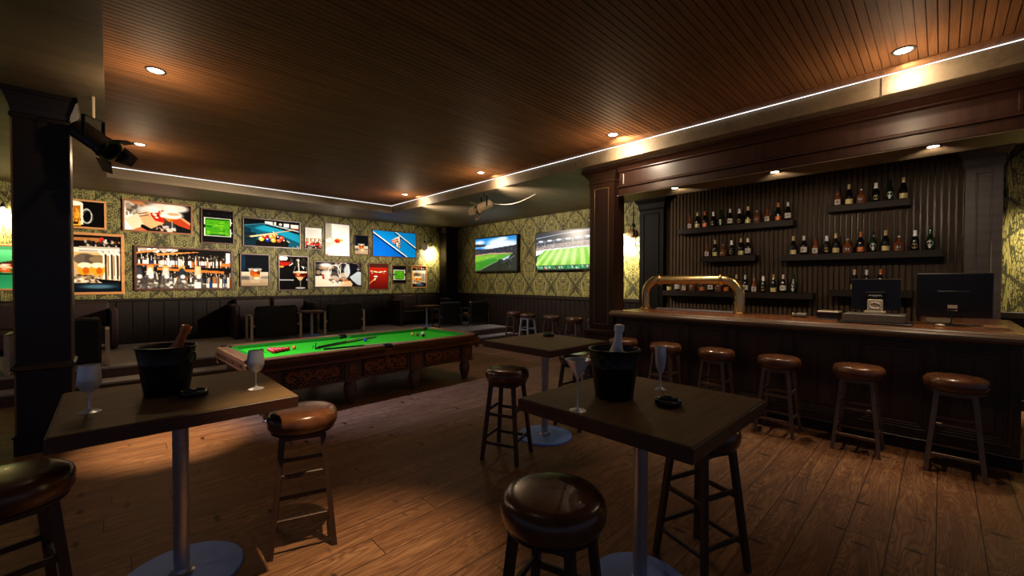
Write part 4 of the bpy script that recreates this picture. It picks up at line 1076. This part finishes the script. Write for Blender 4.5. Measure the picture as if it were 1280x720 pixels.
def a_shelves():
    a = Art(170, 80, (30, 26, 25)); r = a.r
    a.dots(60, 0, 0, .4, .08, [WHT, (180, 170, 160)], .02, .04)
    for y0, y1, n in ((.20, .40, 46), (.62, .98, 50)):
        for k in range(n):
            x = (k + r.rand() * .6) / n; c = [(196, 180, 160), (236, 230, 222), (70, 60, 56), (60, 54, 60), (196, 120, 60), (40, 60, 110), (120, 110, 100), (24, 22, 22)][r.randint(8)]
            wd = r.uniform(.006, .012); t = y0 + r.uniform(-.03, .06); a.rect(x - wd, t + .07, x + wd, y1 + .06, c); a.rect(x - wd * .4, t - .04, x + wd * .4, t + .08, [(90, 80, 74), (220, 210, 196), (40, 36, 36)][r.randint(3)])
            if r.rand() < .6: a.rect(x - wd, y1 - .10, x + wd, y1, (240, 234, 226))
    a.dots(120, 0, .14, 1, .28, [(220, 206, 190), (30, 26, 26), (110, 96, 84)], .006, .02); a.dots(120, 0, .58, 1, .74, [(220, 206, 190), (30, 26, 26), (110, 96, 84)], .006, .02)
    a.poly([(0, .11), (.2, .035), (.2, .075), (0, .15)], (210, 140, 74)); a.poly([(.19, .13), (.62, .06), (.66, .06), (.2, .19)], (216, 146, 78)); a.rect(.0, .385, .22, .42, (176, 108, 54))
    a.poly([(.2, .48), (.92, .55), (.92, .61), (.2, .54)], (206, 128, 60)); a.rect(.88, .34, 1, .42, (210, 130, 60)); a.rect(.94, .06, .99, .32, (246, 242, 236))
    for x, c1, c2 in ((.02, (40, 42, 52), (70, 70, 80)), (.13, (206, 150, 84), (226, 220, 210)), (.285, (214, 164, 92), (206, 200, 190)), (.45, (222, 168, 92), (50, 54, 64)), (.62, (232, 190, 150), (240, 196, 160))):
        a.rect(x - .032, .42, x + .032, .52, c1); a.ell(x, .62, .036, .14, c2, 1, .4); a.poly([(x - .03, .66), (x + .03, .66), (x + .10, 1), (x - .10, 1)], (86, 78, 72), .8); a.ell(x + .01, .70, .025, .05, WHT, .9, .5); a.dots(10, x - .08, .8, x + .08, 1, [(230, 226, 220), (60, 56, 54), (160, 150, 140)], .02, .03)
    a.rect(.585, .84, .65, 1, (246, 240, 236)); a.rect(.75, .82, .775, .99, (40, 70, 140))
    return a
def a_rack():
    a = Art(130, 72, (12, 16, 22)); a.poly([(.0, .30), (.36, .18), (1, .40), (1, 1), (.0, 1)], (16, 96, 122)); a.poly([(.18, .34), (.38, .20), (.75, .36), (1, .5), (1, .8), (.6, .5)], (28, 158, 196)); a.ell(.40, .32, .17, .13, (34, 176, 214), .8, .8)
    a.poly([(0, .5), (.2, .5), (.25, 1), (0, 1)], (10, 44, 56), .9); a.poly([(.0, .3), (.12, .36), (.12, .8), (0, .8)], (10, 40, 52), .7)
    a.poly([(.0, .24), (.34, .12), (.36, .18), (.0, .32)], (20, 84, 108)); a.line(0, .26, .35, .145, .02, (90, 160, 180)); a.rect(.36, .05, .50, .16, WHT); a.rect(.52, .06, .56, .16, WHT); a.ell(.64, .13, .03, .05, (220, 214, 206)); a.rect(.7, .08, .80, .22, WHT); a.rect(.83, .1, .98, .24, WHT)
    a.line(.38, .14, 1, .36, .05, (186, 206, 224)); a.line(.38, .19, 1, .43, .06, (8, 12, 16)); a.rect(.86, .24, 1, .29, (150, 84, 50))
    a.poly([(.2, .82), (.50, .42), (.80, .82), (.78, 1), (.2, 1)], (22, 16, 14)); a.line(.50, .42, .80, .80, .03, (232, 226, 214)); a.line(.04, .66, .10, .65, .03, (90, 60, 40))
    cols = [(250, 206, 80), (30, 60, 150), (246, 190, 70), (226, 90, 40), (20, 20, 24), (200, 40, 36), (240, 170, 90), (226, 150, 70), (16, 16, 16), (206, 60, 40)]
    for k, (x, y) in enumerate(((.30, .72), (.41, .74), (.51, .75), (.61, .74), (.71, .75), (.36, .63), (.47, .62), (.54, .58), (.60, .63), (.66, .66))):
        a.ell(x, y, .046, .085, cols[k]); a.ell(x - .008, y - .02, .018, .03, WHT, .8)
    a.line(.10, .655, .9, .30, .03, (222, 196, 150)); a.line(.12, .66, .52, .50, .045, (240, 222, 180))
    a.dots(10, .86, .92, 1, .99, [(230, 226, 214), (60, 80, 110)], .015, .015)
    return a
def a_beer():
    a = Art(60, 74, (244, 244, 244)); a.rect(.1, .10, .9, .44, (226, 228, 230), .7)
    F = {'B': ['110', '101', '110', '101', '110'], 'E': ['111', '100', '110', '100', '111'], 'R': ['110', '101', '110', '101', '101']}
    for k, ch in enumerate('BEER'):
        x0 = .05 + k * .245
        a.rect(x0 - .03, .48, x0 + .20, .68, (250, 236, 214))
        for j, row in enumerate(F[ch]):
            for i, q in enumerate(row):
                if q == '1': a.rect(x0 + i * .058, .50 + j * .033, x0 + (i + 1) * .058, .50 + (j + 1) * .033, (150, 84, 46))
    a.rect(0, .70, 1, .84, (236, 226, 214)); a.dots(26, 0, .70, 1, .84, [(206, 54, 36), (40, 24, 22), (240, 90, 60)], .09, .045); a.rect(0, .84, 1, 1, (36, 24, 22)); a.dots(26, 0, .84, 1, .98, [(120, 110, 106), (30, 22, 20), (210, 200, 196), (190, 60, 40)], .05, .03)
    return a
def a_cocktail():
    a = Art(66, 90, (250, 250, 250)); a.poly([(0, 0), (.25, 0), (.30, .46), (.46, .56), (0, .8)], (206, 202, 194)); a.poly([(0, 0), (.2, 0), (.25, .4), (0, .5)], (172, 168, 160), .7); a.ell(.18, .53, .16, .05, (240, 240, 240), .8)
    a.ell(.5, .53, .16, .10, (250, 226, 150), .7, .8); a.ell(.49, .53, .12, .07, (236, 84, 30)); a.ell(.46, .54, .05, .05, (214, 40, 24)); a.ell(.66, .50, .07, .035, (236, 180, 70)); a.line(.5, .05, .54, .45, .008, (226, 226, 226)); a.line(.5, .6, .5, .84, .01, (222, 222, 222))
    a.line(.62, .80, .92, .58, .010, (190, 190, 190)); a.ring(.5, .87, .17, .06, .10, (214, 214, 214)); a.line(.34, .48, .62, .5, .008, (226, 222, 214)); a.dots(5, .8, .8, .9, .97, [(220, 220, 220)], .03, .03); a.poly([(0, .96), (.15, .93), (.1, 1), (0, 1)], (180, 150, 110))
    return a
def a_whisky(w=60, h=74):
    a = Art(w, h, (16, 20, 30)); a.ell(.08, .25, .08, .3, (26, 66, 100), .7, .9); a.grad(.55, 1, (222, 210, 190), (176, 152, 122)); a.ell(.15, .75, .3, .06, (86, 84, 88), .8, .8); a.ell(.9, .73, .25, .04, (120, 112, 106), .7, .8)
    a.poly([(.29, .46), (.71, .46), (.68, .80), (.32, .80)], (196, 170, 140), .8); a.ell(.5, .60, .18, .10, (166, 78, 26)); a.ell(.42, .62, .08, .07, (206, 96, 30)); a.ell(.56, .66, .10, .06, (228, 140, 50)); a.ell(.52, .50, .08, .04, (250, 240, 226)); a.ell(.62, .58, .06, .06, (120, 50, 20)); a.ell(.56, .76, .10, .04, (246, 226, 200))
    a.ring(.5, .46, .21, .025, .3, (236, 232, 226), .8); a.line(.29, .46, .32, .8, .015, (220, 216, 206)); a.line(.71, .46, .68, .8, .015, (220, 216, 206)); a.rect(.34, .82, .66, .9, (214, 190, 160), .7)
    return a
def a_wine():
    a = Art(66, 84, (12, 8, 8)); a.dots(40, .35, .05, 1, .25, [(60, 52, 48), (110, 100, 92), (30, 26, 24)], .03, .06, .6); a.ell(.14, .06, .15, .08, WHT); a.poly([(0, .14), (.4, .16), (.34, .26), (.1, .30), (0, .22)], (190, 40, 26)); a.ell(.08, .31, .08, .03, (240, 160, 90)); a.line(.36, .27, .46, .21, .03, (230, 230, 230)); a.ell(.2, .15, .2, .03, (70, 16, 12), .8)
    a.rect(0, .69, .5, .725, (170, 176, 182)); a.line(.66, .08, .69, .46, .035, (226, 220, 214)); a.line(.6, .10, .7, .12, .02, (240, 236, 230)); a.line(.56, .30, .48, .50, .014, (176, 166, 160)); a.line(.94, .30, 1, .5, .014, (190, 180, 172)); a.poly([(.76, .28), (.88, .30), (.86, .38)], (232, 232, 236))
    a.poly([(.48, .48), (1, .48), (.9, .62), (.74, .72), (.6, .62)], (150, 44, 20)); a.ell(.74, .47, .26, .03, (246, 230, 214)); a.ell(.66, .53, .06, .05, (250, 150, 70)); a.ell(.85, .54, .10, .04, (80, 14, 10)); a.poly([(.56, .6), (.86, .62), (.74, .76)], (236, 196, 150)); a.line(.74, .72, .74, .93, .025, (150, 140, 134)); a.ell(.74, .95, .18, .025, (206, 204, 204)); a.ell(.98, .70, .02, .03, WHT)
    return a
def a_glasses():
    a = Art(110, 68, (40, 38, 42)); a.dots(40, 0, 0, 1, .5, [(30, 28, 34), (90, 84, 80), (190, 160, 130), (20, 22, 30), (206, 200, 196)], .08, .09, .8); a.ell(.22, .12, .12, .08, (236, 236, 240), .9, .6); a.ell(.68, .35, .07, .25, (206, 220, 236), .9, .4); a.poly([(.72, .0), (.92, .05), (.9, .45), (.78, .75)], (18, 22, 34))
    a.poly([(.74, .60), (.92, .36), (1, .4), (1, 1), (.9, .9), (.8, .75)], (206, 220, 234)); a.poly([(0, .58), (.2, .55), (.45, .8), (.5, 1), (0, 1)], (240, 228, 212)); a.poly([(.5, .8), (.75, .76), (.84, 1), (.45, 1)], (236, 206, 166)); a.poly([(.13, .45), (.3, .38), (.34, .75), (.2, .72)], (222, 214, 208)); a.poly([(.14, .5), (.18, .48), (.2, .7), (.15, .68)], (176, 70, 30))
    a.poly([(.8, .9), (1, .95), (1, 1), (.78, 1)], (30, 26, 26))
    for cx, cy, rx, ry in ((.40, .46, .13, .34), (.60, .34, .12, .34)):
        a.ring(cx, cy, rx, ry, .09, (230, 230, 232), .9); a.ell(cx, cy + ry * .55, rx * .8, ry * .3, (230, 214, 196), .8, .4); a.line(cx - rx * .5, cy - ry * .6, cx - rx * .6, cy + .05, .02, WHT, .9); a.line(cx, cy + ry, cx, cy + ry + .2, .02, (236, 236, 236))
    a.ell(.46, .92, .10, .05, (226, 232, 238), .9); a.dots(16, .3, .66, .7, .86, [(246, 240, 230), (120, 100, 84), (206, 130, 70)], .035, .035)
    return a
def a_red():
    a = Art(58, 78, (150, 36, 22)); a.grad(.16, 1, (176, 42, 24), (104, 18, 12)); a.rect(0, 0, 1, .14, (78, 38, 28)); a.dots(8, .12, .30, .86, .37, [(232, 210, 170), (240, 190, 90), (230, 226, 220), (60, 30, 24)], .055, .028)
    for k in range(9): a.ell(.14 + k * .09, .30 + .045 * (1 - abs(k - 4) / 4), .05, .034, [(226, 208, 166), (206, 150, 80), (236, 230, 216)][k % 3]); a.ell(.15 + k * .09, .325 + .045 * (1 - abs(k - 4) / 4), .04, .018, (60, 26, 18))
    a.line(.02, .78, .36, .57, .05, (206, 136, 70)); a.line(.3, .64, .38, .53, .06, (240, 214, 170)); a.ell(.36, .51, .10, .04, (236, 226, 214)); a.ell(.36, .545, .10, .02, (60, 20, 14)); a.line(.2, .80, .4, .6, .03, (70, 16, 12))
    return a
def a_blue():
    a = Art(110, 72, (8, 132, 226)); a.poly([(0, 0), (1, 0), (1, 1), (.8, 1), (0, .08)], (10, 156, 236)); a.poly([(0, .1), (.78, 1), (0, 1)], (4, 118, 220))
    a.line(0, .12, .75, 1.02, .045, (6, 20, 60)); a.line(0, .06, .78, .98, .04, (244, 246, 250)); a.line(.5, .06, 1, .66, .04, (6, 20, 60)); a.line(.52, .02, 1, .60, .04, (246, 248, 250))
    a.poly([(.40, .37), (.62, .15), (.635, .66)], (6, 20, 70), .7); a.poly([(.39, .36), (.61, .14), (.62, .64)], (236, 240, 244)); cols = [(216, 70, 40), (30, 120, 60), (246, 200, 90), (20, 24, 40), (206, 130, 70), (150, 50, 30), (240, 230, 214)]
    k = 0
    for i in range(5):
        for j in range(i + 1):
            x = .425 + i * .042; y = .37 + i * .02 + (j - i / 2) * .085
            a.ell(x, y, .022, .036, cols[(k * 3 + i) % 7]); k += 1
    return a
def a_green():
    a = Art(50, 60, (90, 204, 140)); a.grad(0, 1, (120, 224, 160), (50, 178, 110)); a.poly([(.2, .62), (1, .30), (1, .62)], (90, 46, 30)); cols = [(196, 30, 30), (230, 120, 50), (20, 130, 50), (240, 220, 180), (180, 40, 36)]
    for k, (x, y) in enumerate(((.72, .56), (.86, .56), (.98, .56), (.86, .47), (.97, .45), (.55, .60))): a.ell(x, y, .08, .055, cols[k % 5]); a.ell(x - .02, y - .02, .02, .015, WHT)
    a.rect(.0, .63, 1, .665, (40, 26, 22)); a.grad(.665, 1, (46, 160, 110), (70, 190, 130)); return a

def picture(name, x0, x1, z0, z1, art, label, fr=.03, mat='frame_dark'):
    W, Hh = x1 - x0, z1 - z0; t = thing('framed_picture', label, 'picture', ((x0 + x1) / 2, YW, (z0 + z1) / 2), 0, 'framed pictures on the damask wall')
    mb = MB(); w2, h2, d = W / 2, Hh / 2, .035
    for a in (-1, 1):
        mb.box(min(a * w2, a * (w2 - fr)), max(a * w2, a * (w2 - fr)), -d, 0, -h2, h2, .004)
        mb.box(-w2 + fr, w2 - fr, -d, 0, min(a * h2, a * (h2 - fr)), max(a * h2, a * (h2 - fr)), .004)
    mb.box(-w2 + fr, w2 - fr, -.012, 0, -h2 + fr, h2 - fr)
    mb.build('frame', M[mat], t)
    art_mesh(art, W - 2 * fr, Hh - 2 * fr, M['print'], 'print', t, lambda u, v: (u, -.0135, v))
M['frame_dark'] = wood('dark_picture_frame', (54, 28, 18), (78, 42, 26), 0, .4)
M['frame_brown'] = wood('brown_picture_frame', (110, 66, 38), (136, 84, 50), 0, .4)
M['frame_oak'] = wood('oak_picture_frame', (168, 110, 60), (196, 136, 80), 0, .4)
picture('mug', -.62, -.037, 2.66, 3.225, a_mug(), 'picture of an amber beer mug on black, next to the black column', .035, 'frame_oak')
picture('toast', .198, 1.344, 2.665, 3.325, a_toast(), 'wide picture of hands toasting with cocktails', .032, 'frame_brown')
picture('pitch', 1.492, 2.132, 2.50, 3.30, a_pitch(), 'larger picture of a glowing green pitch on black', .03)
picture('taps', -.62, .219, 1.365, 2.585, a_taps(), 'big oak framed picture of steel beer taps and amber glasses', .05, 'frame_oak')
picture('shelves', .365, 2.097, 1.435, 2.375, a_shelves(), 'widest picture, showing crowded shelves of bottles', .04)
picture('rack', 2.301, 3.602, 2.475, 3.185, a_rack(), 'picture of racked billiard balls and a cue on teal cloth', .03)
picture('beer', 3.699, 4.148, 2.495, 3.075, a_beer(), 'small white picture with four mugs spelling BEER', .018)
picture('cocktail', 4.21, 4.915, 2.325, 3.245, a_cocktail(), 'tall white picture of an orange drink in a stemmed glass', .025)
picture('whisky', 5.019, 5.46, 2.40, 2.98, a_whisky(), 'smaller whiskey tumbler picture, beside the blue billiards picture', .022)
picture('blue', 5.571, 7.049, 2.375, 3.175, a_blue(), 'bright blue picture of a white triangle of balls between two lines', .022)
picture('whisky2', 2.238, 2.878, 1.50, 2.305, a_whisky(), 'larger whiskey tumbler picture in the lower row', .03)
picture('wine', 3.067, 3.794, 1.395, 2.30, a_wine(), 'picture of rose wine being poured on a black ground', .03)
picture('glasses', 3.936, 5.252, 1.47, 2.18, a_glasses(), 'wide picture of two big wine glasses clinking', .025)
picture('red', 5.445, 6.079, 1.39, 2.18, a_red(), 'red picture of a cue ball and a line of billiard balls', .028)
picture('pitch2', 6.211, 6.69, 1.565, 2.135, a_pitch(48, 52), 'smaller picture of a glowing green pitch on black', .024)
picture('taps2', 6.874, 7.434, 1.435, 2.15, a_taps(60, 70), 'small oak framed picture of beer taps under the wall lamp', .028, 'frame_oak')
picture('gtable', -2.35, -1.15, 1.46, 2.29, a_green(), 'picture of balls racked on green cloth, cut off beyond the black column', .035, 'frame_oak')

def tv_stadium():
    a = Art(130, 78, (30, 120, 210)); a.grad(0, .3, (24, 140, 226), (90, 190, 240)); 
    for cx, cy, rx, ry in ((.12, .12, .12, .06), (.55, .16, .22, .12), (.75, .24, .3, .12), (.4, .28, .2, .08), (.68, .06, .12, .05)): a.ell(cx, cy, rx, ry, (250, 252, 255), .95, .7)
    a.poly([(0, .16), (.3, .20), (.24, .26), (0, .25)], (40, 40, 46)); a.poly([(0, .32), (.35, .34), (1, .27), (1, .56), (0, .52)], (34, 36, 46)); a.dots(150, 0, .36, 1, .52, [(60, 62, 74), (96, 92, 96), (24, 24, 30), (70, 50, 50)], .012, .012, .7)
    a.poly([(0, .52), (.4, .48), (.95, .52), (.3, .93), (0, 1)], (96, 176, 30)); a.poly([(0, .50), (.4, .46), (.92, .49), (.8, .52), (.3, .50), (0, .54)], (206, 160, 120)); a.poly([(0, .74), (.5, .62), (.6, .7), (.24, .95), (0, 1)], (34, 140, 24), .8); a.poly([(0, .55), (.5, .52), (.6, .56), (0, .7)], (140, 206, 44), .8)
    a.poly([(.0, 1), (.1, .97), (.95, .5), (1, .5), (1, 1)], (26, 38, 24)); a.line(.12, .97, .58, .70, .012, (196, 180, 140)); a.poly([(.68, .66), (.86, .56), (.8, .66), (.70, .70)], (206, 226, 240)); a.line(.72, .76, .95, .58, .012, (170, 180, 180)); a.ell(.62, .82, .06, .16, (20, 30, 18)); a.ell(.78, .75, .05, .1, (18, 26, 18)); a.dots(12, .65, .7, .95, .98, [(40, 60, 36), (90, 70, 60), (16, 22, 14)], .01, .04)
    a.dots(10, .05, .56, .5, .85, [(200, 60, 40), (40, 60, 40), (240, 240, 220)], .006, .014)
    return a
def tv_pitch():
    a = Art(130, 80, (24, 26, 34)); a.grad(0, .45, (34, 38, 48), (60, 62, 72)); 
    for y0, y1, y2, c in ((.12, .06, .04, (150, 160, 176)), (.26, .20, .18, (120, 126, 140)), (.33, .24, .22, (70, 84, 100))): a.line(0, y0 + .02, .5, y1, .022, c); a.line(.5, y1, 1, y2, .022, c)
    for k in range(6): a.ell(.10 + k * .165, .23 - .008 * k, .05, .025, (230, 236, 240), .95, .5); a.rect(.17 + k * .165, .2, .18 + k * .165, .34, (150, 150, 156))
    a.poly([(0, .40), (.3, .32), (1, .28), (1, .46), (0, .5)], (150, 136, 130)); a.dots(300, 0, .32, 1, .47, [(190, 176, 168), (110, 100, 100), (220, 206, 196), (90, 86, 90)], .008, .012, .8)
    a.poly([(0, .48), (.2, .45), (.9, .42), (1, .44), (1, .5), (.2, .52), (.0, .62)], (240, 244, 236)); a.poly([(.17, .48), (.93, .445), (1.05, .52), (1.05, .90), (.0, .90), (.03, .66)], (128, 196, 60))
    for k in range(7):
        xt = .22 + k * .115; xb = -.05 + k * .17; a.poly([(xt, .475), (xt + .058, .472), (xb + .085, .9), (xb, .9)], (196, 230, 130), .85)
    a.ell(.5, .64, .3, .16, (236, 246, 190), .35, .9); a.rect(0, .885, 1, .905, (60, 110, 30)); a.rect(0, .905, 1, 1, (30, 120, 76)); a.dots(90, 0, .92, 1, 1, [(14, 20, 16), (90, 206, 150), (30, 150, 90), (226, 226, 200), (150, 60, 40)], .012, .03, .9)
    a.rect(0, .90, .03, 1, (8, 8, 8)); a.ell(0, .76, .02, .08, (8, 8, 8)); a.ell(1, .8, .02, .08, (8, 8, 8))
    return a
def television(y0, y1, z0, z1, art, label, em):
    W, Hh = y0 - y1, z1 - z0; t = thing('wall_tv', label, 'television', (8.30, (y0 + y1) / 2, (z0 + z1) / 2), 0, 'televisions on the damask wall')
    MB().box(.0, .055, -W / 2, W / 2, -Hh / 2, Hh / 2, .008).build('casing', M['blackplastic'], t)
    MB().box(.055, .118, -.25, .25, -.2, .2, .004).build('wall_bracket', M['blackmetal'], t)
    art_mesh(art, W - .07, Hh - .08, em, 'screen', t, lambda u, v: (-.0015, -u, v))
television(10.27, 8.36, 1.93, 3.00, tv_stadium(), 'television showing a stadium under blue sky, by the corner post', M['screen1'])
television(7.675, 5.76, 1.93, 2.965, tv_pitch(), 'television showing a bright striped football pitch, beside the mahogany column', M['screen2'])

# -------------------------------------------------------------------- lights
def lamp(kind, name, loc, power, col=(1, .78, .5), aim=None, size=None, blend=.5, rad=.03):
    l = bpy.data.lights.new(name, kind); l.energy = power; l.color = col; l.shadow_soft_size = rad
    if kind == 'SPOT': l.spot_size = math.radians(size); l.spot_blend = blend
    o = bpy.data.objects.new(name, l); COL.objects.link(o); o.location = loc
    if aim is not None:
        o.rotation_euler = (Vector(aim) - Vector(loc)).to_track_quat('-Z', 'Y').to_euler()
    return o
WARM = (1, .70, .42); NEUT = (1, .86, .68); COOL = (.44, .53, 1.0)
# recessed downlights: a beam, plus added unseen lamps near each for glow and spill
for (x, y, lb), k in zip(DL, (6.5, .5, .6, .3, .2, .1)):
    lamp('SPOT', 'downlight_or_fill_beam', (x, y, ZU - .03), P_DL * k, WARM, (x + (.1 if x < 1 else 0), y + (.28 if x < 1 else .05), 0), 27, 1.0)
    lamp('POINT', 'added_glow', (x, y, ZU - .36), P_GLOW, WARM, rad=.02)
    if x > 1: lamp('SPOT', 'added_spill', (x + (.12 if 3 < y < 3.2 else .25), y, ZU - (.10 if 3 < y < 3.2 else .08)), P_FACE * (1.6 if 3 < y < 3.2 else .55), (1, .84, .62), (5.33, y - .03, 3.50), 160, 1.0, .01)
for x, y, k in ((1.05, 2.0, 3.2),):
    downlight(x, y, ZU - .002, 'downlight above the frame near the viewer' if y > 0 else 'downlight outside the frame past the bar end', gd)
    lamp('SPOT', 'downlight_or_fill_beam', (x, y, ZU - .03), P_DL * k, WARM, (x - .1, y + .3, 0), 34, 1.0)
for x, y, lb in CL:
    lamp('SPOT', 'canopy_beam', (x, y, 2.93), P_CAN, (1, .80, .58), (x - .25, y, 0), 84, .8, .045)
    lamp('SPOT', 'canopy_wash', (x + .02, y, 2.93), P_CANW, (1, .78, .56), (8.36, y, 1.85), 100, .5, .045)
# added unseen spots below the two far downlights brighten the television wall
for (x, y, lb) in DL[4:]:
    lamp('SPOT', 'downlight_or_fill_beam', (x + .2, y, ZU - .30), P_TV, NEUT, (8.4, y - .2, 2.45), 84, .9)
# stage spotlights
S1 = Vector((5.45, 6.45, 3.16)); S2 = Vector((-.10, 5.75, 3.02))
lens1 = S1 + Vector((-.85, .12, -.42)).normalized() * .36
for xa in (-.9, .7, 2.2, 3.7, 5.1, 6.5):
    aim = Vector((xa, YW, 2.28)); d2 = (aim - lens1).length_squared
    lamp('SPOT', 'stage_wash', lens1, P_WASH * d2 / 30, NEUT, aim, 34, 1.0, .012)
lamp('SPOT', 'stage_key', S2 + Vector((.62, -.50, -.58)).normalized() * .38, P_POOL, COOL, (2.7, 6.2, .2), 74, .9, .02)
# wall lamps: shaded bulbs that throw their light back on the wall
for x, y, z in ((7.36 + .20, YW - .20, 2.62), (-1.35, YW - .20, 2.81)):
    lamp('SPOT', 'sconce_bulb', (x, y, z), P_SC * (1 if x > 0 else .6), (1, .86, .52), (x, YW, z - .06), 140, .8)
for yy in (4.99, -1.25):
    lamp('SPOT', 'sconce_bulb', (XW - .20, yy, 2.55), P_SC, (1, .86, .52), (XW, yy, 2.43), 160, .6)
